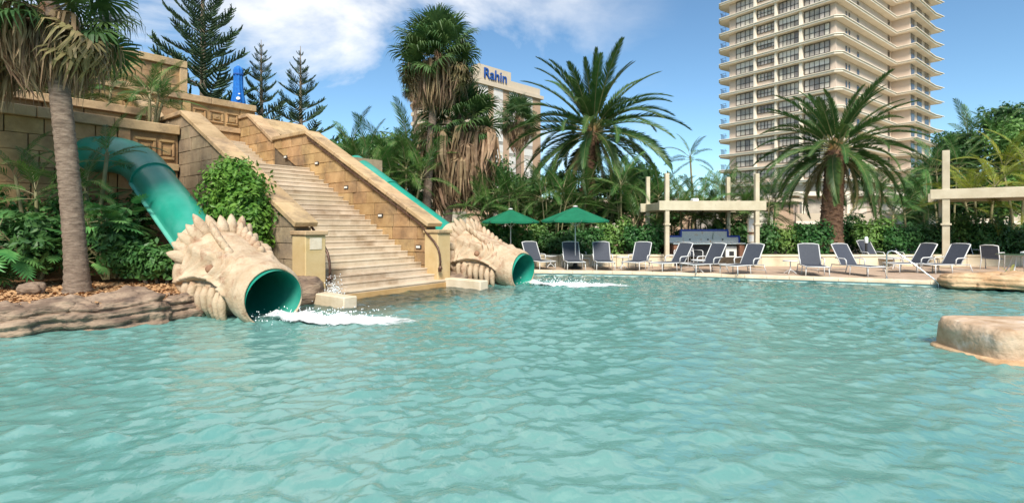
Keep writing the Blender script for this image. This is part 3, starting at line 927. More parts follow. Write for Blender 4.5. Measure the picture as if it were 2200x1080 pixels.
    r = r + .024 * lump * np.clip((S - .12) * 5, 0, 1) * np.clip((2.62 - S) * 8, .15, 1)
    az = np.interp(S, [0, 2.2, 3.0], [zc(vmouth), zc(vmouth + 2.2), zc(vmouth + 3.0)])
    px_ = -r * np.sin(T); pz_ = az + r * np.cos(T) * np.where(np.cos(T) > 0, 1.0, .98)
    Vh = np.stack([px_, S + .12 * np.cos(T) * np.clip(1 - S / .5, 0, 1) * 0, pz_], -1).reshape(-1, 3)
    i = np.arange(ns - 1)[:, None]; k = np.arange(nt_)[None, :]
    Fh = np.stack([i * nt_ + k, i * nt_ + (k + 1) % nt_, (i + 1) * nt_ + (k + 1) % nt_, (i + 1) * nt_ + k], -1).reshape(-1, 4)[:, ::-1]
    obj('head', np_mesh('head', Vh, Fh, m_skull), hd)
    # lip between the outside and the tube
    mb = MB()
    prof_ = [(.61, 0), (.605, -.03), (.575, -.035), (.56, .02)]
    vs, fs = [], []
    for rr_, yy in prof_:
        for k in range(64):
            a_ = 2 * PI * k / 64
            vs.append((rr_ * math.cos(a_), yy, zc(vmouth) + rr_ * math.sin(a_)))
    for i_ in range(3):
        for k in range(64):
            fs.append((i_ * 64 + k, i_ * 64 + (k + 1) % 64, i_ * 64 + 64 + (k + 1) % 64, i_ * 64 + 64 + k))
    MB().add(vs, fs).build('lip', m_skull, hd, smooth=True, fix=True)
    # green liner you look into
    pl_ = [Vector((0, s, zc(vmouth + s))) for s in (-.05, .0, .5, 1.0, 1.5, 2.0, 2.35)]
    MB().tube(pl_, [.562, .555, .54, .53, .52, .505, .50], 56, caps=False).build('mouth_tube', m_tube, tb, smooth=True)
    # frill of spikes round the back of the skull
    rs = random.Random(4)
    for k in range(13):
        th = R(-66 + 132 * k / 12)
        ln = (.56 if abs(k - 6) < 3 else .46 if abs(k - 6) < 5 else .36) * rs.uniform(.85, 1.15)
        s0 = 2.18 + rs.uniform(-.05, .05)
        r0 = .80
        b0 = Vector((-r0 * math.sin(th), s0, zc(vmouth + s0) + r0 * math.cos(th)))
        rad = Vector((-math.sin(th), .30, math.cos(th))).normalized()
        ps = [b0 + rad * ln * q + Vector((0, .12 * q * q, 0)) for q in (0, .25, .5, .7, .88, 1.0)]
        rr_ = [.13, .145, .13, .10, .06, .012]
        mb = MB().tube(ps, rr_, 10)
        # flatten fore and aft
        mb.v = [tuple(Vector(v) - Vector((0, 1, 0)) * (v[1] - (b0.y + (Vector(v) - b0).dot(rad) * rad.y)) * .35) for v in mb.v]
        mb.build('crest_spike', m_skull, hd, smooth=True)
    # second, lower row running down the snout
    for k in range(6):
        for sd in (-1, 1):
            s0 = 1.95 - k * .16; th = sd * R(16 + k * 2)
            r0 = float(np.interp(s0, [.6, 1.1, 1.6, 2.0], [.66, .70, .82, .90]))
            b0 = Vector((-r0 * math.sin(th), s0, zc(vmouth + s0) + r0 * math.cos(th)))
            rad = Vector((-math.sin(th), .35, math.cos(th))).normalized()
            ln = .34 - k * .035
            MB().tube([b0 - rad * .05, b0 + rad * ln * .5, b0 + rad * ln * .85, b0 + rad * ln], [.085, .085, .05, .012], 8).build('crest_spike', m_skull, hd, smooth=True)
    # eyes, teeth
    for sd in (-1, 1):
        th = sd * 1.12; s0 = 1.35
        c = Vector((-.70 * math.sin(th), s0, zc(vmouth + s0) + .70 * math.cos(th)))
        bm = bmesh.new(); bmesh.ops.create_uvsphere(bm, u_segments=14, v_segments=10, radius=.085)
        me_ = bpy.data.meshes.new('eye'); bm.to_mesh(me_); bm.free(); me_.materials.append(m_skull_dark)
        me_.polygons.foreach_set('use_smooth', [True] * len(me_.polygons))
        obj('eye', me_, hd, c)
        for k in range(7):
            s1 = .66 + k * .21; th = sd * (1.80 + .05 * math.sin(k * 2))
            r0 = float(np.interp(s1, [.35, .7, 1.1, 1.6, 2.0], [.67, .67, .69, .79, .87]))
            c0 = Vector((-r0 * math.sin(th), s1, zc(vmouth + s1) + r0 * math.cos(th)))
            outw = Vector((-math.sin(th), 0, math.cos(th)))
            MB().tube([c0 + Vector((0, 0, .12)), c0 + outw * .04 + Vector((0, 0, -.05)), c0 + outw * .03 + Vector((0, 0, -.28)), c0 - outw * .06 + Vector((0, 0, -.52 - .05 * (k % 3)))],
                      [.06, .09 + .012 * (k % 2), .075, .035], 9).build('tooth', m_skull, hd, smooth=True)
    return base
slide(-2.0, -1.5, 'green tube slide beside the ivy bush with a bolted joint ring', 'cement dragon head beside the mulch bank, swallowing a green slide', True)
slide(5.7, -2.0, 'green tube slide descending past the stair post toward the umbrellas', 'cement dragon head in front of the green umbrellas, with spiked crest', False)
# ------------------------------------------------------------------ plants: shared leaf meshes
def frond_mesh(name, L, npair, leaf, droop, mats, seed, vee=.5, width=.035, sweep=.9, hang=.35, plume=0.0):
    """a feather frond along +X, bending down; slot 0 leaflets, slot 1 stem"""
    r_ = random.Random(seed)
    N = 14
    pts = [Vector((0, 0, 0))]; ang = 0.0; dirs = []
    for i in range(N):
        ang = -droop * ((i + .5) / N) ** 1.4
        d = Vector((math.cos(ang), 0, math.sin(ang))); dirs.append(d)
        pts.append(pts[-1] + d * (L / N))
    mb = MB()
    mb.cur = 1
    mb.tube(pts, [max(.006, (.030 if L > 2.5 else .02) * (1 - i / (N + 1)) ** .8) for i in range(N + 1)], 4, caps=False)
    mb.cur = 0
    for k in range(npair):
        s = .16 + .84 * (k + .5) / npair
        f = s * N; i = min(N - 1, int(f)); p = pts[i] + (pts[i + 1] - pts[i]) * (f - i); d = dirs[i]
        up = Vector((-d.z, 0, d.x))
        ll = leaf * (math.sin(PI * min(1, .12 + s * .86)) ** .55) * r_.uniform(.85, 1.1)
        for sd in (-1, 1):
            v_ = vee + r_.uniform(-.15, .15) + (r_.uniform(-1, 1) * plume)
            sw_ = sweep * (1 - .45 * s) + r_.uniform(-.08, .08)
            side = (Vector((0, sd, 0)) * math.cos(v_) + up * math.sin(v_)).normalized()
            ld = (side * math.sin(sw_) + d * math.cos(sw_)).normalized()
            w = d * width * .5
            m1 = p + ld * ll * .5 + Vector((0, 0, -hang * ll * .10))
            t_ = p + ld * ll * .95 + Vector((0, 0, -hang * ll * .42))
            mb.add([p - w * .6, p + w * .6, m1 + w, m1 - w, t_], [(0, 1, 2, 3), (3, 2, 4)])
    return mb.mesh(name, mats)

def fan_mesh(name, pet, blade, nseg, mats, seed, droop=.8, fold=.35, spread=R(165)):
    """a fan leaf: petiole along +X, then a disc of folded segments whose tips hang"""
    r_ = random.Random(seed)
    mb = MB(); mb.cur = 1
    pts = [Vector((pet * q, 0, -.10 * pet * q * q)) for q in (0, .25, .5, .75, 1)]
    mb.tube(pts, [.022, .018, .015, .012, .012], 4, caps=False)
    mb.cur = 0
    c = pts[-1]
    for k in range(nseg):
        a = -spread + 2 * spread * (k + .5) / nseg
        bl = blade * (1 - .25 * abs(a) / PI) * r_.uniform(.88, 1.1)
        d = Vector((math.cos(a), math.sin(a), 0)); side = Vector((-d.y, d.x, 0))
        w0 = blade * .5 * math.tan(spread / nseg) * .92
        zf = fold * .05 * (1 if k % 2 else -1)
        dr = droop * r_.uniform(.6, 1.35)
        p1 = c + d * bl * .48 + Vector((0, 0, -.02 * dr * bl + zf))
        p2 = c + d * bl * (.80 - .10 * dr) + Vector((0, 0, -.17 * dr * bl))
        p3 = c + d * bl * (.98 - .30 * dr) + Vector((0, 0, -.50 * dr * bl))
        tw = r_.uniform(-.05, .05)
        mb.add([c - side * .01, c + side * .01, p1 + side * w0, p1 - side * w0, p2 + side * (w0 * .45 + tw), p2 - side * (w0 * .45 - tw), p3],
               [(0, 1, 2, 3), (3, 2, 4, 5), (5, 4, 6)])
    return mb.mesh(name, mats)

def dry_fan_mesh(name, pet, blade, nseg, mats, seed):
    """a dead fan leaf folded shut, its strips hanging straight down"""
    r_ = random.Random(seed)
    mb = MB(); mb.cur = 1
    mb.tube([(0, 0, 0), (pet * .5, 0, .0), (pet, 0, -.03)], [.02, .014, .01], 4, caps=False)
    mb.cur = 0
    for k in range(nseg):
        y = r_.uniform(-.22, .22); x = pet + r_.uniform(-.18, .18)
        bl = blade * r_.uniform(.6, 1.15); w = r_.uniform(.012, .032)
        q = Vector((pet, 0, -.03))
        a1 = Vector((x, y, -.12 * bl)); a2 = Vector((x + r_.uniform(-.06, .1), y * 1.35, -.55 * bl)); a3 = Vector((x + r_.uniform(-.1, .16), y * 1.5 + r_.uniform(-.05, .05), -bl))
        sd = Vector((math.sin(r_.uniform(0, 3)), math.cos(r_.uniform(0, 3)), 0)) * w
        mb.add([q - sd * .4, q + sd * .4, a1 + sd, a1 - sd, a2 + sd * .9, a2 - sd * .9, a3], [(0, 1, 2, 3), (3, 2, 4, 5), (5, 4, 6)])
    return mb.mesh(name, mats)

DATE = [frond_mesh('frond', 4.0, 92, .52, dr, [m_date, m_rachis], 1 + i, .50, .062, .95, .35) for i, dr in enumerate((.75, 1.15, 1.45))]
DATE_OLD = [frond_mesh('frond', 3.6, 70, .40, dr, [m_date_old, m_rachis], 8 + i, .25, .055, .6, .9) for i, dr in enumerate((.9, 1.2))]
ARECA = [frond_mesh('frond', 2.4, 34, .58, dr, [m_areca, m_cane], 15 + i, .45, .050, .85, .7) for i, dr in enumerate((.7, 1.1, 1.5))]
ARECA_Y = [frond_mesh('frond', 2.4, 34, .55, dr, [m_areca_y, m_cane], 25 + i, .45, .050, .85, .6) for i, dr in enumerate((.8, 1.2))]
FAN = [fan_mesh('fan_leaf', .95, .88, 34, [m_fan, m_rachis], 31 + i, dr) for i, dr in enumerate((.45, .8, 1.15))]
FAN_HALF = [fan_mesh('fan_leaf', .9, .85, 30, [m_fan_half, m_fan_dry], 41 + i, dr) for i, dr in enumerate((1.1, 1.4))]
FAN_DRY = [dry_fan_mesh('dry_leaf', .55, .9, 26, [m_fan_dry, m_fan_dry], 51 + i) for i in range(3)]

def stick(parent, mesh_, name, loc, az, el, s=1.0, roll=0.0, label=None):
    o = obj(name, mesh_, parent)
    M = Matrix.Translation(loc) @ Matrix.Rotation(az, 4, 'Z') @ Matrix.Rotation(-el, 4, 'Y') @ Matrix.Rotation(roll, 4, 'X') @ Matrix.Scale(s, 4)
    o.matrix_basis = M
    return o

def trunk_mesh(h, r0, r1, lean, m, seed, rings=60, flare=.35, rough=.05, n=16):
    r_ = random.Random(seed)
    mb = MB(); pts = []; rad = []
    for i in range(rings + 1):
        q = i / rings
        pts.append(Vector((lean[0] * q ** 1.3, lean[1] * q ** 1.3, h * q)))
        rad.append((r0 + (r1 - r0) * q ** .8) * (1 + flare * math.exp(-q * h / .28)) * (1 + rough * (1 if i % 2 else -1) * r_.uniform(.3, 1)))
    mb.tube(pts, rad, n)
    return mb.mesh('trunk', m, smooth=True)

def date_palm(label, base, top, r0, r1, nf, seed, scale=1.0, droopy=1.0):
    r_ = random.Random(seed)
    h = top.z - base.z; lean = (top.x - base.x, top.y - base.y)
    t = thing('date_palm', label, 'palm tree', base)
    mb = MB(); pts = []; rad = []; n_ = 40
    for i in range(n_ + 1):
        q = i / n_
        pts.append(Vector((lean[0] * q, lean[1] * q, h * q)))
        rad.append(r0 + (r1 - r0) * q + (.18 * math.exp(-q * h / .35)) + (.16 * r1 * math.exp(-((q - .97) / .08) ** 2)))
    mb.tube(pts, rad, 20)
    # leaf-base boots in a spiral
    nb_ = int(h * 46)
    for k in range(nb_):
        q = .02 + .98 * k / nb_; a = k * 2.39996
        c = Vector((lean[0] * q, lean[1] * q, h * q)); rr_ = r0 + (r1 - r0) * q + .18 * math.exp(-q * h / .35) + (.16 * r1 * math.exp(-((q - .97) / .08) ** 2))
        o_ = Vector((math.cos(a), math.sin(a), 0)); s_ = Vector((-math.sin(a), math.cos(a), 0)); w = .10 * r_.uniform(.8, 1.2)
        z_ = Vector((0, 0, 1)); dd = rr_ * .97
        ex_ = .05 * r_.uniform(.6, 1.5)
        mb.add([c + o_ * dd - s_ * w - z_ * .03, c + o_ * dd + s_ * w - z_ * .03, c + o_ * (dd + ex_) + s_ * w * .5 + z_ * .05, c + o_ * (dd + ex_) - s_ * w * .5 + z_ * .05, c + o_ * dd + z_ * .11], [(0, 1, 2, 3), (3, 2, 4), (0, 3, 4), (1, 4, 2)])
    mb.build('trunk', m_trunk_date, t, fix=False)
    cr = MB().lathe([(r1 * 1.0, -.35), (r1 * 1.1, 0), (r1 * .8, .3), (.12, .6), (0, .75)], 12).build('crown', m_orange_stem, t, loc=(lean[0], lean[1], h), smooth=True)
    for k in range(nf):
        q = (k + .5) / nf
        az = k * 2.39996 + r_.uniform(-.2, .2)
        el = R(84) - q ** .9 * R(118) * droopy + r_.uniform(-.10, .10)
        ms_ = DATE[0] if el > R(45) else DATE[1] if el > R(5) else DATE[r_.choice((1, 2))]
        s = scale * r_.uniform(.86, 1.06) * (.85 if q < .12 else 1.0)
        stick(cr, ms_, 'frond', (r1 * .6 * math.cos(az), r1 * .6 * math.sin(az), .35 - .5 * q), az, el, s, r_.uniform(-.5, .5))
    for k in range(int(nf * .30)):
        az = k * 2.39996 * 1.7 + r_.uniform(-.3, .3)
        stick(cr, r_.choice(DATE_OLD), 'frond', (r1 * .8 * math.cos(az), r1 * .8 * math.sin(az), -.25), az, R(r_.uniform(-62, -28)), scale * r_.uniform(.6, .95), r_.uniform(-.9, .9))
    return t

def fan_palm(label, base, top, r0, r1, seed, ng=36, nh=10, nd=40, scale=1.0, skirt=1.6, spread=1.0, group=None):
    r_ = random.Random(seed)
    h = top.z - base.z; lean = (top.x - base.x, top.y - base.y)
    t = thing('fan_palm', label, 'palm tree', base, group=group)
    obj('trunk', trunk_mesh(h, r0, r1, lean, m_trunk_fan, seed, int(h * 14)), t)
    cr = MB().lathe([(r1, -.4), (r1 * 1.15, -.1), (r1 * .7, .2), (.03, .4)], 10).build('crown', m_trunk_date, t, loc=(lean[0], lean[1], h), smooth=True)
    for k in range(ng):
        q = (k + .5) / ng; az = k * 2.39996 + r_.uniform(-.25, .25)
        el = R(86) - q * R(105) + r_.uniform(-.12, .12)
        stick(cr, FAN[0] if q < .35 else FAN[r_.choice((1, 2))], 'fan_leaf', (0, 0, .2 - .5 * q * scale), az, el, scale * r_.uniform(.85, 1.1) * (.9 if q < .2 else 1), r_.uniform(-.6, .6))
    for k in range(nh):
        az = k * 2.39996 * 1.3 + r_.uniform(-.3, .3)
        stick(cr, r_.choice(FAN_HALF), 'fan_leaf', (0, 0, -.35 * scale), az, R(r_.uniform(-48, -10)), scale * r_.uniform(.8, 1.05), r_.uniform(-.8, .8))
    for k in range(nd):
        q = (k + .5) / nd; az = k * 2.39996 + r_.uniform(-.4, .4)
        o = obj('dry_leaf', r_.choice(FAN_DRY), cr)
        z = -.15 * scale - skirt * q
        s = scale * r_.uniform(.8, 1.2) * (1.15 - .35 * q) * spread
        o.matrix_basis = Matrix.Translation((0, 0, z)) @ Matrix.Rotation(az, 4, 'Z') @ Matrix.Rotation(r_.uniform(-.1, .35) + .25 * q, 4, 'Y') @ Matrix.Scale(s, 4)
    return t

def feather_palm(name, label, base, h, nstem, seed, nf=9, scale=1.0, pal=None, group=None, cat='palm', spread=.5, lean=.5, stemr=.05, shaft=True):
    """cane palms: several slim stems, each with a head of arching fronds"""
    r_ = random.Random(seed); pal = pal or ARECA
    t = thing(name, label, cat, base, group=group)
    for s_ in range(nstem):
        a0 = r_.uniform(0, 2 * PI); hh = h * r_.uniform(.45, 1.0) if nstem > 1 else h
        b0 = Vector((math.cos(a0), math.sin(a0), 0)) * spread * r_.uniform(.1, 1)
        tp = b0 + Vector((math.cos(a0), math.sin(a0), 0)) * lean * r_.uniform(.2, 1) * hh / 4 + Vector((0, 0, hh))
        mid = (b0 + tp) / 2 + Vector((math.cos(a0), math.sin(a0), 0)) * -.08 * hh * .3
        st = MB().tube([b0 - Vector((0, 0, .1)), b0 * .6 + mid * .4, mid, mid * .5 + tp * .5, tp], [stemr * 1.2, stemr, stemr * .9, stemr * .85, stemr * .7], 7).build('stem', m_cane, t, smooth=True)
        for k in range(nf):
            q = (k + .5) / nf; az = k * 2.39996 + r_.uniform(-.4, .4) + s_
            el = R(80) - q * R(85) + r_.uniform(-.15, .15)
            stick(st, pal[0] if q < .3 else r_.choice(pal), 'frond', tp - Vector((0, 0, .25 * q)), az, el, scale * r_.uniform(.75, 1.1), r_.uniform(-.5, .5))
    return t

# ------------------------------------------------------------------ leaf clouds for shrubs and trees
def cloud(lobes, n, size, rng, shell=.55, up=.4, noise_amp=.25):
    """n leaf quads spread through ellipsoid lobes -> V, F arrays. A leaf is a folded rhombus of 2 quads"""
    w = np.array([l[3] * l[4] + l[4] * l[5] + l[3] * l[5] for l in lobes]); w = w / w.sum()
    idx = rng.choice(len(lobes), n, p=w)
    Lb = np.array(lobes)[idx]
    d = rng.normal(size=(n, 3)); d /= np.linalg.norm(d, axis=1)[:, None]
    rr = (shell + (1 - shell) * rng.random(n)) 
    lump = 1 + noise_amp * (np.sin(d[:, 0] * 7 + Lb[:, 0] * 3) * np.sin(d[:, 1] * 6 + 1) + np.sin(d[:, 2] * 9 + 2 + Lb[:, 1]) * .6)
    rr = rr * lump
    c = Lb[:, :3] + d * Lb[:, 3:6] * rr[:, None]
    nrm = d + rng.normal(size=(n, 3)) * .55 + np.array([0, 0, up]); nrm /= np.linalg.norm(nrm, axis=1)[:, None]
    a = np.cross(nrm, rng.normal(size=(n, 3))); a /= np.linalg.norm(a, axis=1)[:, None]
    a[:, 2] -= .35; a /= np.linalg.norm(a, axis=1)[:, None]
    b = np.cross(nrm, a)
    s = size * rng.uniform(.6, 1.3, n)[:, None]
    V = np.stack([c - a * s * .5, c + b * s * .30 + nrm * s * .06, c + a * s * .62, c - b * s * .30 + nrm * s * .06, c], 1)
    base = np.arange(n)[:, None] * 5
    F = np.concatenate([base + np.array([[0, 1, 4]]), base + np.array([[1, 2, 4]]), base + np.array([[2, 3, 4]]), base + np.array([[3, 0, 4]])])
    return V.reshape(-1, 3), F

def shrub(name, label, base, lobes, n, size, m, seed, cat='shrub', stems=6, group=None):
    """lobes are relative to base"""
    rng_ = np.random.default_rng(seed); r_ = random.Random(seed)
    t = thing(name, label, cat, base, group=group)
    V, F = cloud(lobes, n, size, rng_)
    V[:, 2] = np.maximum(V[:, 2], .02)
    o = obj('foliage', np_mesh('foliage', V, F, m, smooth=False), t); o['kind'] = 'stuff'
    mb = MB()
    for k in range(stems):
        l = r_.choice(lobes)
        a = r_.uniform(0, 6.3)
        p0 = Vector((l[0] * .35 + .12 * math.cos(a), l[1] * .35 + .12 * math.sin(a), -.1)); p2 = Vector(l[:3]) + Vector((l[3] * .5 * math.cos(a), l[4] * .5 * math.sin(a), l[5] * .4))
        mb.tube([p0, p0 * .5 + p2 * .5 + Vector((0, 0, .1)), p2], [.035, .025, .008], 5)
    mb.build('stems', m_trunk, t)
    return t

def tree(name, label, base, lobes, n, size, m, seed, trunk_r=.2, cat='tree', group=None):
    rng_ = np.random.default_rng(seed); r_ = random.Random(seed)
    t = thing(name, label, cat, base, group=group)
    V, F = cloud(lobes, n, size, rng_, .35, .3, .3)
    o = obj('crown', np_mesh('crown', V, F, m, smooth=False), t); o['kind'] = 'stuff'
    mb = MB(); lowest = min(l[2] for l in lobes)
    fork = Vector((0, 0, lowest * .55))
    mb.tube([(0, 0, -.1), fork * .5 + Vector((.05, 0, 0)), fork], [trunk_r * 1.3, trunk_r, trunk_r * .85], 10)
    for l in lobes:
        e = Vector(l[:3]); md = fork * .5 + e * .5 + Vector((r_.uniform(-.3, .3), r_.uniform(-.3, .3), .2))
        mb.tube([fork - Vector((0, 0, .1)), md, e], [trunk_r * .55, trunk_r * .35, trunk_r * .12], 6)
    mb.build('trunk', m_trunk, t, smooth=True)
    return t

# ------------------------------------------------------------------ Norfolk pines
def pine_branch(L, seed, up=.25):
    """flat spray: a main limb with paired rope-like branchlets that curve upward"""
    r_ = random.Random(seed); mb = MB()
    def ax(q): return Vector((L * q, 0, L * (up * q * q - .10 * q)))
    mb.cur = 1
    mb.tube([ax(q) for q in (0, .3, .6, .85)], [.05, .035, .02, .01], 4, caps=False)
    mb.cur = 0
    nb_ = int(L * 4.2)
    def rope(p, d, ln, rad):
        ps = [p, p + d * ln * .5 + Vector((0, 0, .04 * ln)), p + d * ln + Vector((0, 0, .22 * ln))]
        mb.tube(ps, [rad * .7, rad, rad * .35], 3, caps=False)
        nn = max(4, int(ln * 22))          # needle tufts along the rope
        for k in range(nn):
            q = (k + r_.random()) / nn; c = ps[0] + (ps[2] - ps[0]) * q
            a = r_.uniform(0, 6.28); o_ = Vector((math.cos(a) * .6, math.sin(a), .45 + .4 * math.sin(a * 2)))
            o_ = (o_ + d * .7).normalized() * rad * r_.uniform(1.7, 2.6); s_ = o_.cross(d).normalized() * rad * .55
            mb.add([c - s_, c + s_, c + o_], [(0, 1, 2)])
    for k in range(nb_):
        q = .22 + .78 * (k + .5) / nb_
        for sd in (-1, 1):
            ln = L * .36 * (1 - .62 * q) * r_.uniform(.75, 1.15) + .12
            d = Vector((.72, sd * r_.uniform(.65, .95), r_.uniform(.05, .25))).normalized()
            rope(ax(q), d, ln, .055)
    rope(ax(.8), Vector((1, 0, .3)).normalized(), L * .25, .055)
    return mb.mesh('branch', [m_pine, m_trunk])
PINE = [pine_branch(2.4, 60 + i, .22 + .08 * i) for i in range(3)]
def norfolk(label, base, H, rbase, z0, seed, gap=.85):
    r_ = random.Random(seed)
    t = thing('norfolk_pine', label, 'pine tree', base)
    MB().tube([(0, 0, -.2), (.1, 0, H * .35), (0, .05, H * .7), (0, 0, H)], [H * .016 + .05, H * .012 + .03, H * .007 + .02, .02], 8).build('trunk', m_trunk, t, smooth=True)
    z = z0; k = 0; count = 0
    while z < H - .3 and count < 290:
        q = (H - z) / (H - z0)
        L = max(.35, rbase * (q ** .85) * r_.uniform(.88, 1.08))
        n_ = 5
        off = r_.uniform(0, 6.28)
        for j in range(n_):
            el = R(8 + 30 * (1 - q)) + r_.uniform(-.07, .07)
            stick(t, PINE[r_.randrange(3)], 'branch', (0, 0, z + r_.uniform(-.08, .08)), off + 2 * PI * j / n_ + r_.uniform(-.12, .12), el, L / 2.4 * r_.uniform(.85, 1.1))
            count += 1
        z += gap * (.45 + .55 * q) * r_.uniform(.9, 1.1)
    return t
norfolk('largest dark Norfolk pine rising behind the top of the stone temple', Vector((-27.5, 45.5, 0)), 27.5, 5.4, 10.0, 3, 1.45)
norfolk('slim Norfolk pine behind the folded blue umbrella', Vector((-24.5, 50, 0)), 20.0, 4.0, 8.5, 4, 1.4)
norfolk('Norfolk pine with open whorled branches, next to the feather palms', Vector((-16.2, 39.2, 0)), 15.6, 3.4, 6.0, 5, 1.35)
norfolk('young Norfolk pine low behind the stair balustrade', Vector((-19.5, 42, 0)), 10.8, 3.2, 4.0, 6, 1.1)

# ------------------------------------------------------------------ named trees
fan_palm('big fan palm with shaggy brown skirt rooted in the mulch bank', Vector((-9.12, 10.75, .42)), P(106, 10, 10.9), .205, .175, 11, 38, 14, 60, 1.05, .75, 1.1)
fan_palm('fan palm with brown skirt at the far end of the rock ledge', Vector((-13.4, 11.6, .42)), P(-60, 20, 11.6), .22, .18, 12, 30, 10, 50, 1.1, .9, 1.2)
fan_palm('tallest fan palm with bare grey trunk, in front of the signed hotel', Vector((-4.3, 25.2, .4)), P(941, 112, 25.2), .24, .17, 13, 52, 24, 60, 1.38, 1.5, 1.15)
fan_palm('fan palm with long hanging brown skirt behind the tallest palm', Vector((-3.4, 26.2, .4)), P(985, 255, 26.5), .24, .19, 14, 42, 20, 110, 1.4, 2.6, 1.7)
fan_palm('distant small fan palm before the pink hotel wall', Vector((.6, 42, .1)), P(1112, 252, 42), .25, .2, 15, 34, 10, 40, 1.25, 1.6, 1.0)
fan_palm('thin fan palm peeking out behind the tallest palm crown', Vector((-8.9, 47, .1)), P(893, 180, 47), .2, .15, 16, 22, 6, 26, 1.0, 1.6, .9)
date_palm('broad feathery date palm above the green umbrellas', Vector((3.6, 27.0, .4)), P(1274, 285, 27.2), .36, .34, 70, 17, 1.2)
date_palm('date palm with thick scarred trunk behind the cream wall', P(1782, 540, 22.9).to_3d() * 1.0, P(1796, 325, 22.9), .47, .36, 66, 18, .88)

# bangalow palms between stairs and tall palms
for k, (px, Y, h, s) in enumerate([(760, 25.5, 6.4, 1.1), (800, 24.2, 5.9, 1.1), (835, 26.5, 7.4, 1.2), (872, 24.6, 6.0, 1.1), (745, 28, 7.0, 1.15), (902, 27.5, 6.8, 1.1)]):
    lab = ['feather palm with pale forked stem beside the stair balustrade', 'leaning feather palm just above the balustrade coping', 'highest feather palm of the grove by the staircase',
           'feather palm against the tallest palm trunk', 'feather palm nearest the whorled Norfolk pine', 'feather palm between the two shaggy fan palms'][k]
    feather_palm('feather_palm', lab, Vector(((px - 1100) / 1100 * Y, Y, .4)), h, 3 if k % 2 else 2, 70 + k, 11, s, group='feather palms beside the staircase', spread=.4, lean=.9, stemr=.07)
# cane palms behind the low wall
CANE = ['cane palm at the hedge end by the dark leafy tree', 'cane palm just behind the umbrella nearest the leafy tree', 'cane palm in the gap between the two green umbrellas', 'cane palm behind the inner rim of the larger umbrella', 'cane palm straight behind the larger umbrella pole', 'cane palm behind the outer rim of the larger umbrella', 'cane palm behind the lounger facing the pool', 'cane palm behind the lounger next to the bar post', 'cane palm behind the bar pergola corner post', 'cane palm behind the low end of the bar splashback', 'cane palm behind the middle of the bar', 'cane palm behind the bar near the notice boards', 'cane palm just past the notice boards']
HPX = [1035, 1085, 1130, 1180, 1230, 1285, 1335, 1385, 1430, 1475, 1520, 1570, 1625]
for k, px in enumerate(HPX):
    Y = 24.0 + (k % 3) * .9
    h = [2.6, 3.4, 3.0, 3.5, 3.2, 3.6, 3.5, 3.7, 3.0, 2.7, 2.6, 2.8, 2.7][k]
    feather_palm('cane_palm', CANE[k], Vector(((px - 1100) / 1100 * Y, Y, .45)), h, 5, 100 + k, 7, .86, group='cane palms in the hedge behind the deck', spread=.7, lean=.5, stemr=.035)
feather_palm('feather_palm', 'slim feather palm standing clear above the bar pergola', P(1487, 485, 30) - Vector((0, 0, 1.4)), 5.5, 1, 130, 10, .72, spread=.05, lean=.1, stemr=.07)
feather_palm('feather_palm', 'feather palm against the foot of the apartment tower', P(1555, 485, 30) - Vector((0, 0, 1.4)), 4.2, 2, 131, 10, .9, spread=.3, lean=.3, stemr=.06)
feather_palm('feather_palm', 'feather palm spreading between bar and scarred date palm', P(1650, 485, 28) - Vector((0, 0, 1.4)), 3.7, 3, 132, 9, .85, spread=.5, lean=.5, stemr=.05)
# right side
for k, (px, Y, h, s, pal, lab) in enumerate([
    (1905, 25.5, 4.0, .85, ARECA, 'feather palm next to the scarred date palm, toward the pergola'),
    (1965, 27.0, 4.6, .95, ARECA, 'feather palm rising behind the tall pergola post'),
    (2105, 24.0, 3.6, .95, ARECA_Y, 'yellow-green palm arching over the large pergola roof'),
    (2190, 25.0, 4.8, 1.05, ARECA_Y, 'taller yellow-green palm behind the large pergola'),
    (2040, 34.0, 7.2, 1.2, ARECA, 'feather palm on the skyline by the tower corner'),
    (2110, 36.0, 8.2, 1.2, ARECA, 'feather palm on the skyline above the yellow palms'),
    (2170, 35.0, 8.8, 1.2, ARECA, 'highest feather palm on the skyline past the pergola')]):
    feather_palm('feather_palm', lab, Vector(((px - 1100) / 1100 * Y, Y, .4)), h, 3, 140 + k, 10, s, pal, spread=.6, lean=.6, stemr=.06)

# trees and shrubs of small leaves
tree('leafy_tree', 'dark leafy tree between shaggy fan palm and umbrellas', Vector((-1.0, 27.5, .4)), [(0, 0, 4.2, 1.2, 1.0, 1.1), (.8, .2, 3.2, 1.2, 1.0, 1.1), (1.5, .2, 2.3, 1.1, .9, 1.0), (-.7, 0, 3.0, .9, .9, .9)], 7000, .17, m_shrub, 200)
def blob_tree(label, px, Y, top, w, seed, m, n=9000, size=.2):
    rr_ = random.Random(seed)
    lob = []
    for k in range(9):
        q = k / 8
        lob.append((rr_.uniform(-w, w) * .75, rr_.uniform(-.8, .8), top * (.35 + .58 * rr_.random()), w * rr_.uniform(.32, .5), w * .4, top * rr_.uniform(.10, .17)))
    lob.append((0, 0, top * .9, w * .4, w * .4, top * .12))
    return tree('leafy_tree', label, Vector(((px - 1100) / 1100 * Y, Y, .2)), lob, n, size, m, seed)
blob_tree('rounded green tree behind the tall pergola post', 2060, 38, 8.6, 3.2, 210, m_shrub, 12000, .26)
blob_tree('big green tree on the skyline beside the tower', 2150, 37, 10.2, 3.8, 211, m_shrub, 14000, .26)
blob_tree('dense tree filling behind the yellow palms', 2215, 33, 8.6, 3.4, 212, m_shrub2, 12000, .24)
blob_tree('green tree at the foot of the tower corner', 1985, 40, 6.6, 2.2, 213, m_shrub, 8000, .24)
blob_tree('green tree behind the cane palms under the broad date palm', 1200, 31, 4.9, 3.2, 214, m_shrub, 11000, .22)
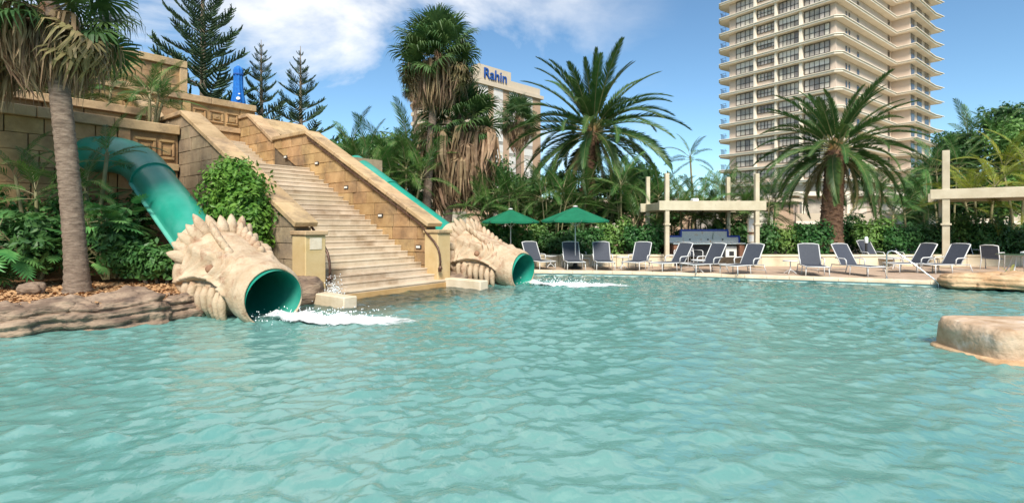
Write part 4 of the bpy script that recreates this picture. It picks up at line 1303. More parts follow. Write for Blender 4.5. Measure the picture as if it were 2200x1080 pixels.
blob_tree('green tree behind the cane palms next to the bar', 1370, 31, 5.4, 3.0, 215, m_shrub, 11000, .22)
blob_tree('dark tree massed behind the feather palm grove', 850, 31, 7.0, 3.6, 216, m_shrub, 13000, .24)
blob_tree('dark bushy tree behind the balustrade coping', 760, 33, 7.2, 3.0, 217, m_shrub, 11000, .24)
for k, px in enumerate(range(1010, 2250, 62)):
    Y = 22.7 + .25 * (k % 3); x = (px - 1100) / 1100 * Y
    if 6.7 < x < 10.3: Y = 24.3; x = (px - 1100) / 1100 * Y
    if 13.5 < x < 15.0: Y = 24.4; x = (px - 1100) / 1100 * Y
    hgt = (1.15, 1.5, 1.3, 1.0)[k % 4] + (.35 if px > 1640 else .1)
    shrub('hedge_shrub', 'dark green shrub packed along the hedge behind the low cream wall', Vector((x, Y, .48)),
          [(0, 0, hgt * .45, .8, .6, hgt * .5), (.45, .1, hgt * .7, .5, .5, hgt * .42), (-.45, .1, hgt * .6, .5, .5, hgt * .45)], 2600, .15, (m_shrub, m_shrub, m_shrub2)[k % 3], 230 + k, group='shrubs along the hedge')
shrub('clipped_shrub', 'small clipped light green shrub above the farther dragon crest', P(985, 505, 21.5) - Vector((0, 0, .9)), [(0, 0, .6, .75, .5, .5), (.4, 0, .6, .5, .4, .42)], 3000, .10, m_shrub2, 260)
# ivy mound on the stair wall
pv = SW(-.95, 2.2, .44)
lob = []
for (u, v, z, a, b, c) in [(-.0, 0, 1.9, .55, 1.0, 1.15), (-.1, .55, 2.3, .5, .75, .85), (-.1, -.5, 1.7, .5, .8, 1.0), (-.05, .2, 2.75, .45, .65, .5), (-.1, -.7, 1.0, .45, .6, .7), (0, .9, 1.3, .5, .6, .8)]:
    q = SW(-.95 + u, 2.5 + v) - SW(-.95, 2.5)
    lob.append((q.x, q.y, z, b * .85, b * .85, c))
shrub('ivy_mound', 'thick ivy mound growing over the stone stair wall', pv, lob, 11000, .13, m_ivy, 270, 'ivy')

# ------------------------------------------------------------------ split-leaf shrubs on the bank
def split_leaf(name, m, seed):
    r_ = random.Random(seed); mb = MB()
    mb.cur = 1; mb.tube([(0, 0, 0), (.18, 0, .03), (.36, 0, .02)], [.010, .008, .006], 4, caps=False)
    mb.cur = 0
    L = .46
    mid = [Vector((.34 + L * q, 0, .02 - .16 * q * q)) for q in np.linspace(0, 1, 9)]
    for i in range(8):
        p, q_ = mid[i], mid[i + 1]
        f = (i + .5) / 8
        w = .20 * math.sin(PI * (.18 + .8 * f)) ** .7 * r_.uniform(.9, 1.1)
        for sd in (-1, 1):
            o = Vector((.07 + .05 * f, sd * w, -.05 - .03 * f))
            dw = (q_ - p)
            mb.add([p, q_, p + dw * .9 + o * .6, p + dw * .05 + o * .55 + Vector((0, 0, .01)), p + dw * .55 + o], [(0, 1, 2, 3), (3, 2, 4)] if sd > 0 else [(1, 0, 3, 2), (2, 3, 4)])
    return mb.mesh(name, [m, m_cane])
SPLIT = [split_leaf('leaf', m_bigleaf, 300 + i) for i in range(3)]
def leaf_plant(label, base, h, w, n, seed, s=1.0, mm=None):
    r_ = random.Random(seed)
    t = thing('split_leaf_shrub', label, 'shrub', base)
    mb = MB()
    tips = []
    for k in range(max(5, n // 9)):
        a = r_.uniform(0, 6.28); q = r_.random() ** .5
        tp = Vector((w * q * math.cos(a), w * q * math.sin(a), h * r_.uniform(.35, 1) * (1 - .35 * q)))
        mb.tube([(tp.x * .2, tp.y * .2, -.1), (tp.x * .5, tp.y * .5, tp.z * .6), tp], [.03, .022, .012], 5); tips.append(tp)
    mb.build('stems', m_cane, t)
    for k in range(n):
        tp = tips[k % len(tips)]
        az = k * 2.39996 + r_.uniform(-.4, .4)
        stick(t, SPLIT[k % 3], 'leaf', tp * r_.uniform(.72, 1.0), az, R(r_.uniform(-25, 50)), s * r_.uniform(.75, 1.2), r_.uniform(-.4, .4))
    # the inner mass of smaller leaves
    V, F = cloud([(0, 0, h * .45, w * .8, w * .7, h * .42)], 1600, .16, np.random.default_rng(seed), .2)
    V[:, 2] = np.maximum(V[:, 2], .03)
    o = obj('foliage', np_mesh('foliage', V, F, m_shrub, smooth=False), t); o['kind'] = 'stuff'
leaf_plant('lowest split-leaf shrub, beside the small boulder', P(75, 592, 11.6), 1.7, .8, 75, 310)
leaf_plant('split-leaf shrub at the outer end of the mulch bank', P(-35, 598, 11.4), 1.9, .8, 60, 311, 1.1)
leaf_plant('split-leaf shrub between palm trunk and green tube', P(238, 590, 12.4), 1.9, .85, 80, 312)
leaf_plant('tall split-leaf shrub brushing the side of the green tube', P(272, 590, 13.4), 2.5, .75, 60, 313)
leaf_plant('split-leaf shrub behind the palm trunk against the temple', P(150, 590, 13.2), 2.6, .9, 60, 314, 1.05)
leaf_plant('darker split-leaf shrub at the foot of the temple wall', P(40, 590, 13.3), 2.6, 1.0, 60, 315, 1.1)
shrub('low_shrub', 'low dark shrub under the green tube behind the mulch', P(345, 600, 12.3), [(0, 0, .4, .75, .45, .42), (-.7, .2, .5, .6, .5, .5), (.5, .3, .3, .5, .4, .35)], 3500, .13, m_shrub, 320)
# slender palms in front of the temple wall
feather_palm('slender_palm', 'slender palm with thin ringed stems crossing the top of the green tube', P(190, 560, 13.2), 3.5, 3, 330, 8, .55, spread=.35, lean=1.0, stemr=.06)
feather_palm('slender_palm', 'slender green-stemmed palm behind the small boulder', P(85, 575, 12.9), 3.1, 2, 331, 8, .62, spread=.3, lean=.6, stemr=.05)
feather_palm('slender_palm', 'arching palm spilling over the temple coping', P(318, 230, 17.2) - Vector((0, 0, .6)), 1.5, 3, 332, 10, .62, spread=.5, lean=1.0, stemr=.05)
feather_palm('slender_palm', 'feathery palm on the temple terrace behind the palm skirt', P(215, 235, 17.5) - Vector((0, 0, .6)), 1.8, 3, 333, 10, .7, spread=.5, lean=1.0, stemr=.05)
feather_palm('slender_palm', 'feathery palm on the terrace far along the temple wall', P(60, 240, 17.5) - Vector((0, 0, .6)), 2.0, 4, 334, 10, .8, spread=.6, lean=1.0, stemr=.05)
feather_palm('bromeliad', 'small yellow bromeliad between the tan rocks and glass table', P(2172, 600, 15.4), .12, 1, 335, 9, .17, ARECA_Y, cat='plant', spread=.02, lean=.1, stemr=.03)
feather_palm('grass_tuft', 'small green tuft on the tan rocks beside the glass table', P(2196, 600, 15.3), .10, 1, 336, 9, .15, ARECA, cat='plant', spread=.02, lean=.1, stemr=.03)
# ------------------------------------------------------------------ white water at the slide mouths
m_foam = bpy.data.materials.new('white_water'); m_foam.use_nodes = True
t = m_foam.node_tree; b = t.nodes['Principled BSDF']
b.inputs['Base Color'].default_value = (.82, .86, .86, 1); b.inputs['Roughness'].default_value = .5
at = t.nodes.new('ShaderNodeAttribute'); at.attribute_name = 'cover'
g_ = t.nodes.new('ShaderNodeNewGeometry')
mp = t.nodes.new('ShaderNodeMapping'); mp.inputs['Scale'].default_value = (5, 9, 9)
t.links.new(g_.outputs['Position'], mp.inputs['Vector'])
nn = t.nodes.new('ShaderNodeTexNoise'); nn.inputs['Scale'].default_value = 1.0; nn.inputs['Detail'].default_value = 7; nn.inputs['Roughness'].default_value = .65
t.links.new(mp.outputs[0], nn.inputs['Vector'])
ad_ = t.nodes.new('ShaderNodeMath'); ad_.operation = 'ADD'
t.links.new(nn.outputs['Fac'], ad_.inputs[0]); t.links.new(at.outputs['Fac'], ad_.inputs[1])
mr = t.nodes.new('ShaderNodeMapRange'); mr.inputs['From Min'].default_value = .80; mr.inputs['From Max'].default_value = 1.15
t.links.new(ad_.outputs[0], mr.inputs['Value']); t.links.new(mr.outputs[0], b.inputs['Alpha'])
def foam(label, c, ang, rx, ry, zmul, seed, src):
    n1, n2 = 150, 80
    A, B = np.meshgrid(np.linspace(-1.15, 1.15, n1), np.linspace(-1.2, 1.2, n2))
    ca_, sa_ = math.cos(ang), math.sin(ang)
    X = c[0] + A * rx * ca_ - B * ry * sa_; Y = c[1] + A * rx * sa_ + B * ry * ca_
    rg = np.random.default_rng(seed)
    lump = np.zeros_like(X)
    for k in range(50):
        f = rg.uniform(3, 26); th = rg.uniform(0, 6.28)
        lump += np.sin(f * (np.cos(th) * X + np.sin(th) * Y) + rg.uniform(0, 6.28)) / f ** .75
    cover = np.clip(1.12 - np.hypot(A, B) ** 1.6 * 1.05, -.5, 1) * np.where(A < 0, 1, 1 - .35 * A)
    near = np.exp(-((X - src[0]) ** 2 + (Y - src[1]) ** 2) / .35)
    Z = water_z(X, Y) + .012 + zmul * np.clip(cover, 0, 1) * (.035 + .030 * lump) + .10 * near
    Z = np.maximum(Z, water_z(X, Y) + .004)
    me = np_mesh('white_water', np.stack([X, Y, Z], -1).reshape(-1, 3), grid_faces(n1, n2), m_foam)
    a = me.attributes.new('cover', 'FLOAT', 'POINT'); a.data.foreach_set('value', cover.ravel().astype(np.float32))
    o = tag(obj('white_water', me), label, 'foam', kind='stuff')
    return o
m0 = SW(-2.0, -1.55); m1 = SW(5.7, -2.05)
foam('white water churning out of the dragon mouth beside the mulch bank', (m0.x + 1.35, m0.y - .12), R(-6), 2.0, .66, .4, 1, (m0.x + .15, m0.y - .1))
foam('white water churning out of the dragon mouth by the umbrellas', (m1.x + 1.75, m1.y - .05), R(-4), 2.0, .66, .45, 2, (m1.x + .15, m1.y - .1))
m_drop = mat('water_drops', (.85, .9, .9), None, rough=.2)
def drops(label, c, n, sx_, sy_, h, seed):
    r_ = random.Random(seed); mb = MB()
    for k in range(n):
        p = Vector((c[0] + r_.gauss(0, sx_), c[1] + r_.gauss(0, sy_), .02 + abs(r_.gauss(0, h)))); s = r_.uniform(.006, .016)
        mb.add([p + Vector(v) * s for v in ((1, 0, 0), (-1, 0, 0), (0, 1, 0), (0, -1, 0), (0, 0, 1.3), (0, 0, -1.3))], [(0, 2, 4), (2, 1, 4), (1, 3, 4), (3, 0, 4), (2, 0, 5), (1, 2, 5), (3, 1, 5), (0, 3, 5)])
    tag(mb.build('splash_drops', m_drop), label, 'splash', kind='stuff')
drops('spray of drops over the white water beside the mulch bank', (m0.x + .9, m0.y - .1), 420, .55, .25, .09, 3)
drops('spray of drops over the white water by the umbrellas', (m1.x + 1.2, m1.y - .05), 320, .6, .25, .09, 4)
q = SW(.05, -.45); drops('small burst of spray at the foot of the stair post', (q.x, q.y), 500, .12, .12, .22, 5)

# ------------------------------------------------------------------ sun loungers and pool furniture
def make_lounger():
    t = thing('sun_lounger', 'x', 'sun lounger', group='sun loungers round the deck')
    w = .33; hs = .33
    bl, ba = .82, R(58)
    top = Vector((0, bl * math.cos(ba), hs + bl * math.sin(ba)))
    for sx_ in (-1, 1):
        MB().tube([(sx_ * w, -1.2, hs), (sx_ * w, -.6, hs), (sx_ * w, .42, hs - .02)], .019, 7).build('side_rail', m_alu, t, smooth=True)
        MB().tube([(sx_ * w, 0, hs), (sx_ * w, top.y * .5, hs + (top.z - hs) * .5), (sx_ * w, top.y, top.z)], .019, 7).build('back_rail', m_alu, t, smooth=True)
        MB().tube([(sx_ * w, -1.12, hs), (sx_ * (w + .02), -1.14, 0)], .017, 7).build('leg', m_alu, t, smooth=True)
        MB().tube([(sx_ * w, -.42, hs), (sx_ * (w + .02), -.40, 0)], .017, 7).build('leg', m_alu, t, smooth=True)
        MB().tube([(sx_ * w, .40, hs - .02), (sx_ * (w + .02), .52, 0)], .017, 7).build('leg', m_alu, t, smooth=True)
        MB().tube([(sx_ * (w + .03), -.28, hs - .02), (sx_ * (w + .05), -.28, hs + .17), (sx_ * (w + .055), -.22, hs + .22), (sx_ * (w + .055), .05, hs + .23), (sx_ * (w + .04), .2, hs + .23)], .021, 7).build('armrest', m_alu, t, smooth=True)
    MB().tube([(-w, -1.2, hs), (w, -1.2, hs)], .019, 7).build('crossbar', m_alu, t, smooth=True)
    MB().tube([(-w, top.y, top.z), (-w * .5, top.y + .01, top.z + .03), (w * .5, top.y + .01, top.z + .03), (w, top.y, top.z)], .019, 7).build('crossbar', m_alu, t, smooth=True)
    MB().tube([(-w, .45, .12), (w, .45, .12)], .012, 6).build('crossbar', m_alu, t)
    vs, fs = [], []
    n = 8
    for i in range(n + 1):
        y = -1.18 + 1.17 * i / n; s_ = -.02 * math.sin(PI * i / n)
        for z_ in (0, -.012):
            vs += [(-w + .005, y, hs + .006 + z_), (0, y, hs + .006 + s_ + z_), (w - .005, y, hs + .006 + z_)]
    for i in range(n):
        for L_ in (0, 3):
            for k in (0, 1):
                a_ = i * 6 + L_ + k; fs.append((a_, a_ + 1, a_ + 7, a_ + 6))
    MB().add(vs, fs).build('seat', m_sling, t, smooth=True)
    vs, fs = [], []
    for i in range(n + 1):
        q = i / n
        c = Vector((0, top.y * q, hs + .006 + (top.z - hs) * q)); nrm = Vector((0, -math.sin(ba), math.cos(ba)))
        for z_ in (.002, -.012):
            sg = .03 * math.sin(PI * q)
            vs += [c + Vector((-w + .005, 0, 0)) + nrm * z_, c - nrm * sg + nrm * z_, c + Vector((w - .005, 0, 0)) + nrm * z_]
    for i in range(n):
        for L_ in (0, 3):
            for k in (0, 1):
                a_ = i * 6 + L_ + k; fs.append((a_, a_ + 1, a_ + 7, a_ + 6))
    MB().add(vs, fs).build('backrest', m_sling, t, smooth=True)
    return t
DZ = .151
loungers = [   # px, base py, yaw (0 = foot towards the pool), label
    (1148, 577, 25, 'lounger half hidden behind the farther dragon snout'),
    (1231, 578, 2, 'lounger directly under the green umbrella with its pole behind'),
    (1297, 578, -3, 'lounger facing the pool between the umbrella and the bar'),
    (1380, 579, -32, 'lounger turned toward the dragon, next to the bar post'),
    (1463, 583, -62, 'lounger in front of the bar, first along from the bar post'),
    (1535, 586, -62, 'lounger in front of the bar, middle one of three alike'),
    (1618, 589, -58, 'lounger in front of the notice boards'),
    (1754, 590, -20, 'lounger beside the small round table, before the date palm trunk'),
    (1838, 590, 10, 'lounger with its foot toward the steel pool handrail'),
    (1884, 570, 8, 'back-row lounger against the cream wall behind the handrail'),
    (1962, 570, 4, 'back-row lounger against the wall near the tall pergola post'),
    (1990, 586, -82, 'lounger by the tall pergola post, reclining toward the handrail'),
    (2062, 588, -78, 'largest-looking lounger next to the tan rocks'),
    (1240, 569, 4, 'dark lounger tucked behind the umbrella pole'),
]
proto = make_lounger()
for i, (px, py, yaw, lab) in enumerate(loungers):
    o = proto if i == 0 else copy_tree(proto)
    Y = 1.70 * 1100 / (py - 485)
    o.location = ((px - 1100) / 1100 * Y, Y + .35, DZ); o.rotation_euler = (0, 0, R(yaw)); o['label'] = lab

def make_table():
    t = thing('side_table', 'x', 'table', group='round side tables')
    MB().lathe([(0, .44), (.24, .44), (.25, .45), (.25, .47), (.24, .48), (0, .48)], 22).build('table_top', m_alu, t)
    MB().tube([(0, 0, .12), (0, 0, .45)], .02, 8).build('stem', m_alu, t)
    for k in range(4):
        a = PI / 4 + k * PI / 2
        MB().tube([(0, 0, .16), (.1 * math.cos(a), .1 * math.sin(a), .1), (.21 * math.cos(a), .21 * math.sin(a), .012)], .013, 6).build('leg', m_alu, t)
    return t
tp_ = make_table()
for i, (px, py, lab) in enumerate([(1183, 574, 'round side table near the farther dragon snout'), (1338, 577, 'small side table between two loungers facing the pool'), (1500, 586, 'side table between the two loungers before the bar'), (1698, 588, 'round pedestal table standing alone before the cream wall'), (1920, 578, 'side table behind the steel handrail')]):
    o = tp_ if i == 0 else copy_tree(tp_)
    Y = 1.70 * 1100 / (py - 485); o.location = ((px - 1100) / 1100 * Y, Y, DZ); o['label'] = lab

def make_chair():
    t = thing('dining_chair', 'x', 'chair', group='patio dining chairs')
    for sx_ in (-1, 1):
        MB().tube([(sx_ * .28, -.25, 0), (sx_ * .29, -.24, .62), (sx_ * .29, -.18, .66), (sx_ * .29, .22, .66)], .018, 7).build('front_leg', m_alu, t, smooth=True)
        MB().tube([(sx_ * .27, .34, 0), (sx_ * .27, .20, .42), (sx_ * .27, .32, .92)], .018, 7).build('rear_leg', m_alu, t, smooth=True)
    MB().tube([(-.27, .32, .92), (-.12, .335, .95), (.12, .335, .95), (.27, .32, .92)], .018, 7).build('top_rail', m_alu, t, smooth=True)
    MB().cbox((-.27, -.24, .40), (.27, .22, .43), .008).build('seat', m_sling, t)
    MB().add([(-.265, .205, .45), (.265, .205, .45), (.265, .318, .92), (-.265, .318, .92), (-.265, .22, .45), (.265, .22, .45), (.265, .33, .92), (-.265, .33, .92)],
             [(0, 1, 2, 3), (7, 6, 5, 4), (0, 4, 5, 1), (3, 2, 6, 7)]).build('backrest', m_sling, t)
    return t
cp = make_chair()
for i, (px, py, yaw, lab) in enumerate([(2132, 578, 120, 'dark dining chair at the green glass table beside the pool'), (2185, 562, 165, 'dining chair behind the green glass table'), (2225, 560, 190, 'dining chair farther round the green glass table'), (2100, 568, 60, 'dining chair with pale arms behind the reclining lounger'), (1490, 571, 30, 'pale framed chair drawn up to the bar'), (1466, 571, -30, 'second chair drawn up to the bar by its post')]):
    o = cp if i == 0 else copy_tree(cp)
    Y = 1.70 * 1100 / (py - 485); o.location = ((px - 1100) / 1100 * Y, Y, DZ); o.rotation_euler = (0, 0, R(yaw)); o['label'] = lab
m_tglass = mat('green_glass', (.055, .10, .055), (.075, .125, .07), 2, .12, spec=.7)
Y = 17.6
gt = thing('dining_table', 'round green glass dining table by the tan rocks', 'table', (P(2190, 585, Y).x, Y, DZ))
MB().lathe([(0, .70), (.60, .70), (.615, .712), (.60, .725), (0, .725)], 36).build('glass_top', m_tglass, gt)
for k in range(4):
    a = k * PI / 2 + .4
    MB().tube([(.18 * math.cos(a), .18 * math.sin(a), .70), (.25 * math.cos(a), .25 * math.sin(a), .35), (.42 * math.cos(a), .42 * math.sin(a), .01)], .018, 7).build('leg', m_alu, gt)
m_towel = mat('white_towel', (.75, .75, .74), (.8, .8, .79), 8, .9, .3, 30)
o = obj('folded_towel', rock_mesh('folded_towel', (.20, .15, .06), m_towel, 77, 3, .6, .02, 4), None, (P(2196, 585, Y).x, Y - .2, DZ + .78))
tag(o, 'white folded towel lying on the green glass table', 'towel')

# umbrellas
def umbrella(label, px, Y, w, rim, apex, group):
    t = thing('patio_umbrella', label, 'umbrella', (P(px, 0, Y).x, Y, DZ), .05, group)
    MB().tube([(0, 0, .02), (0, 0, apex - DZ + .04)], .025, 10).build('pole', m_alu, t, smooth=True)
    MB().lathe([(0, .0), (.28, .0), (.28, .05), (.1, .09), (.05, .28), (0, .28)], 20).build('base', m_dark, t)
    h0, h1 = rim - DZ, apex - DZ
    cnr = [Vector((w / 2 * math.cos(R(45 * k)), w / 2 * math.sin(R(45 * k)), h0)) for k in range(8)]
    mb = MB(); tip = Vector((0, 0, h1))
    for k in range(8):
        a_, b_ = cnr[k], cnr[(k + 1) % 8]
        rows = []
        for i in range(6):
            q = i / 5
            L_ = tip + (a_ - tip) * q; R_ = tip + (b_ - tip) * q
            row = []
            for j in range(5):
                p = L_ + (R_ - L_) * (j / 4); p.z -= .05 * math.sin(PI * j / 4) * q * (1 - .3 * q) ; p -= Vector((p.x, p.y, 0)) * .03 * math.sin(PI * j / 4) * q
                row.append(p)
            rows.append(row)
        vs = [p for r_ in rows for p in r_]
        fs = [(i * 5 + j, i * 5 + j + 1, i * 5 + j + 6, i * 5 + j + 5) for i in range(5) for j in range(4)]
        mb.add(vs, fs)
        # valance
        vs = [p for p in rows[5]] + [p - Vector((0, 0, .07)) for p in rows[5]]
        mb.add(vs, [(j, j + 1, j + 6, j + 5) for j in range(4)])
    mb.build('canopy', m_umb, t)
    for k in range(8):
        MB().tube([Vector((0, 0, h1 - .04)), cnr[k] - Vector((0, 0, .03))], .010, 5).build('rib', m_alu, t)
        MB().tube([Vector((0, 0, h0 - .25)), (tip + cnr[k]) / 2 - Vector((0, 0, .04))], .008, 5).build('strut', m_alu, t)
    MB().lathe([(.10, .0), (.09, .03), (.03, .05), (0, .055)], 12, (0, 0, h1 - .005)).build('finial', m_alu, t)
umbrella('open green patio umbrella nearest the tree by the dragon', 1097, 22.0, 2.45, 2.04, 2.56, 'open green umbrellas')
umbrella('open green patio umbrella above the facing loungers', 1236, 20.6, 2.75, 2.07, 2.62, 'open green umbrellas')
# folded blue umbrella on the terrace
Yb = 25.5; pb = P(512, 215, Yb)
t_ = thing('folded_umbrella', 'folded blue umbrella standing on the temple terrace', 'umbrella', (pb.x, pb.y, 6.9))
MB().tube([(0, 0, -.02), (0, 0, 2.95)], .025, 8).build('pole', m_alu, t_)
vs, fs = [], []
prof_ = [(.29, 1.02), (.30, 1.15), (.24, 1.5), (.20, 1.95), (.19, 2.4), (.20, 2.65), (.16, 2.8), (.03, 2.92)]
for i, (r_, z) in enumerate(prof_):
    for k in range(32):
        a = 2 * PI * k / 32
        rr_ = r_ * (1 + .16 * math.cos(8 * a + i * .3))
        vs.append((rr_ * math.cos(a), rr_ * math.sin(a), z))
for i in range(len(prof_) - 1):
    for k in range(32):
        fs.append((i * 32 + k, i * 32 + (k + 1) % 32, (i + 1) * 32 + (k + 1) % 32, (i + 1) * 32 + k))
cv = MB().add(vs, fs).build('canopy', m_blue, t_, smooth=True)
MB().lathe([(.225, 2.43), (.235, 2.46), (.225, 2.5)], 20).build('strap', m_signblue, t_)
mb = MB()
for (cx_, cz_, rx_, rz_) in ((.16, 1.22, .10, .075), (.19, 1.45, .05, .03)):   # white printed mark
    vs = [(cx_ + rx_ * math.cos(2 * PI * k / 14), -.325 + (cz_ - 1.2) * .2, cz_ + rz_ * math.sin(2 * PI * k / 14)) for k in range(14)]
    mb.add(vs, [tuple(range(14))])
mb.build('printed_mark', m_white, t_)

# pergolas
def post(t, x, y, ztop_, w=.17):
    p_ = MB().cbox((x - w / 2, y - w / 2, .1), (x + w / 2, y + w / 2, ztop_), .012).build('post', m_per, t)
    MB().cbox((x - w * .95, y - w * .95, 0), (x + w * .95, y + w * .95, .34), .03).build('post_base', m_per, p_)
    MB().cbox((x - w * .72, y - w * .72, 1.72), (x + w * .72, y + w * .72, 1.80), .01).build('post_collar', m_per, p_)
pg = thing('bar_pergola', 'cream timber pergola roofing the poolside barbecue bar', 'pergola', (6.35, 21.0, DZ), R(2))
Wp, Dp = 3.75, 2.6
for x in (0, Wp):
    for y in (0, Dp): post(pg, x, y, 3.85 if y == 0 else 3.95)
for y in (-.12, Dp - .05):
    MB().cbox((-.35, y, 2.33), (Wp + .35, y + .14, 2.72), .012).build('beam', m_per, pg)
for x in (-.12, Wp - .04):
    MB().cbox((x, .02, 2.36), (x + .14, Dp - .05, 2.68), .012).build('beam', m_per, pg)
for k in range(9):
    x = .32 + k * .385
    MB().cbox((x, .02, 2.42), (x + .06, Dp - .05, 2.60), .006).build('rafter', m_per, pg)
m_sheet = mat('roof_sheet', (.50, .46, .36), (.56, .52, .42), 2, .7)
MB().box((-.1, .03, 2.605), (Wp + .1, Dp - .06, 2.635)).build('roof_sheet', m_sheet, pg)
MB().lathe([(0, -.03), (.04, -.03), (.045, 0)], 10).build('spotlight', m_dark, pg, loc=(Wp * .52, -.125, 2.5), rot=(R(90), 0, 0))
MB().cbox((1.25, .4, 2.64), (1.5, .7, 2.85), .03).build('roof_vent', m_white, pg)

rp_ = thing('large_pergola', 'tall cream pergola with broad beams at the end of the deck', 'pergola', (P(2032, 0, 20.8).x, 20.8, DZ), R(-38))
for x, y in ((0, 0), (0, 3.4), (6.5, 0), (6.5, 3.4), (3.2, 3.4)): post(rp_, x, y, 4.75 if x == 0 and y == 0 else 3.1, .24)
for y in (-.16, 3.4):
    MB().cbox((-.5, y, 2.78), (7.2, y + .18, 3.18), .015).build('beam', m_per, rp_)
for x in (-.16, 3.2, 6.5):
    MB().cbox((x, .03, 2.82), (x + .18, 3.4, 3.14), .015).build('beam', m_per, rp_)
for k in range(14):
    MB().cbox((.25 + k * .47, .03, 2.9), (.32 + k * .47, 3.4, 3.08), .006).build('rafter', m_per, rp_)
MB().box((-.1, .03, 3.085), (6.9, 3.4, 3.12)).build('roof_sheet', m_sheet, rp_)

# barbecue bar
m_tileblue = mat('blue_tile', (.015, .045, .30), (.025, .07, .42), 12, .3)
m_mosaic = mat('pale_mosaic', (.66, .65, .60), (.80, .78, .72), 25, .5, c3=(.6, .36, .16), c3scale=3, c3lo=.58, c3hi=.7)
m_brown = mat('brown_brick', (.17, .075, .045), (.27, .14, .085), 8, .85, .3)
bar = thing('barbecue_bar', 'barbecue bar with stepped blue tile trim under the pergola', 'bar', (6.95, 22.0, DZ))
BW = 3.05
for x in (0, BW - .22):
    MB().cbox((x, 0, 0), (x + .22, .75, .90), .01).build('pier', m_brown, bar)
MB().box((.2, .30, 0), (BW - .2, .72, .88)).build('back_panel', m_dark, bar)
for x0, x1, mm in ((.24, .75, m_white), (1.72, 2.05, m_steel), (2.3, 2.78, m_mosaic)):
    d_ = MB().cbox((x0, .16, .08), (x1, .31, .82), .01).build('cabinet_door', mm, bar)
    MB().box((x0 + .15, .14, .42), (x0 + .35, .155, .60)).build('handle', m_dark, d_)
MB().cbox((-.04, -.06, .90), (BW + .04, .80, .97), .012).build('counter_top', m_steel, bar)
MB().box((.0, .62, .97), (BW, .78, 1.20)).build('splashback', m_mosaic, bar)
MB().box((.55, .63, 1.20), (BW - .5, .77, 1.46)).build('splashback', m_mosaic, bar)
for lo, hi in (((-.05, .60, 1.20), (.55, .80, 1.27)), ((BW - .5, .60, 1.20), (BW + .05, .80, 1.27)), ((.50, .60, 1.46), (BW - .45, .80, 1.55)), ((.48, .595, 1.27), (.55, .80, 1.459)), ((BW - .5, .595, 1.27), (BW - .43, .80, 1.459)), ((-.06, .595, .975), (0, .80, 1.199)), ((BW, .595, .975), (BW + .06, .80, 1.199))):
    MB().box(lo, hi).build('blue_trim', m_tileblue, bar)
for x in (.9, 1.7, 2.35):
    MB().lathe([(0, 0), (.035, 0), (.03, .04), (0, .045)], 10).build('knob', m_dark, bar, loc=(x, .61, 1.10), rot=(R(90), 0, 0))
# notice boards
nb_t = thing('notice_board', 'stack of framed notice boards on a dark post beside the bar', 'sign', (10.22, 21.75, DZ))
MB().box((-.13, .02, 0), (.15, .10, 2.0)).build('post', m_brown, nb_t)
for z0, z1 in ((1.42, 2.02), (.98, 1.34), (.70, .90)):
    bd = MB().cbox((-.22, -.03, z0), (.24, .02, z1), .008).build('board', m_per, nb_t)
    MB().box((-.17, -.036, z0 + .05), (.19, -.031, z1 - .05)).build('print', m_mosaic, bd)
# path light, handrail
pl_ = thing('path_light', 'small white-topped path light standing in the hedge bed', 'lamp', (P(1861, 0, 22.2).x, 22.2, .48))
MB().tube([(0, 0, 0), (0, 0, .62)], .045, 10).build('post', m_dark, pl_)
MB().lathe([(.06, .62), (.075, .64), (.075, .84), (.04, .9), (0, .9)], 12).build('lamp_head', m_white, pl_, smooth=True)
hr = thing('pool_handrail', 'bent steel handrail leading from deck into pool', 'handrail', (P(1905, 0, 16.3).x, 16.3, .1))
MB().tube([(0, 0, 0), (0, 0, .82), (.03, -.03, .92), (.10, -.08, .96), (.18, -.14, .93), (.5, -.4, .60), (.93, -.75, .10), (.99, -.8, 0), (1.0, -.8, -.5)], .024, 10).build('rail', m_steel, hr, smooth=True)
MB().lathe([(.055, 0.06), (.055, .085), (.026, .10)], 14).build('flange', m_steel, hr)

# ------------------------------------------------------------------ apartment tower
tw = thing('apartment_tower', 'tall cream apartment tower with projecting floor slabs', 'building', (54.4, 86, 0), R(37))
FP = [(0, 0), (26.5, 0), (26.5, -3), (39.5, -3), (39.5, 19), (0, 19)]
SLABP = [(-1.1, 20.4), (-1.15, -.2), (-.2, -1.15), (25.4, -1.15), (25.4, -4.2), (38.5, -4.0), (41.6, -4.4), (41, 21), (5, 21.2), (1, 21.6)]
NF = 19; FH = 3.0
MB().prism(FP, 0, NF * FH + .5).build('wall', m_tower, tw, fix=True)
slab_me = MB().prism(SLABP, 0, .30).mesh('floor_slab', m_slab, fix=True)
lip_me = MB().prism([(-1.25, 20.5), (-1.3, -.25), (-.25, -1.3), (25.25, -1.3), (25.25, -4.4), (38.5, -4.2), (42.2, -4.7), (41.2, 21.2), (5, 21.4), (.9, 21.8)], .30, .42).mesh('slab_edge', m_slab, fix=True)
def pane_mesh(w, h):
    return MB().box((-.02, 0, 0), (.02, w, h)).mesh('pane', m_glass)
def frame_mesh(w, h, n, mid=.45):
    mb = MB()
    for k in range(n + 1):
        y = w * k / n
        mb.box((-.06, y - .045, 0), (.05, y + .045, h))
    for z in (0, h * mid, h - .05): mb.box((-.055, .05, z), (.045, w - .05, z + .07))
    return mb.mesh('window_frame', m_mull)
BAYS = [(.9, 4.0, 5, 2.0, .35), (5.9, 3.4, 5, 2.1, .3), (10.1, 3.2, 5, 1.4, .95), (13.9, 3.6, 4, 2.1, .3)]
bay_me = [(pane_mesh(w / n - .09, h - .02), frame_mesh(w, h, n)) for (y0, w, n, h, sill) in BAYS]
blind_me = [MB().box((-.05, 0.02, 0), (-.03, w - .02, h * .42)).mesh('blind', m_blind) for (y0, w, n, h, sill) in BAYS]
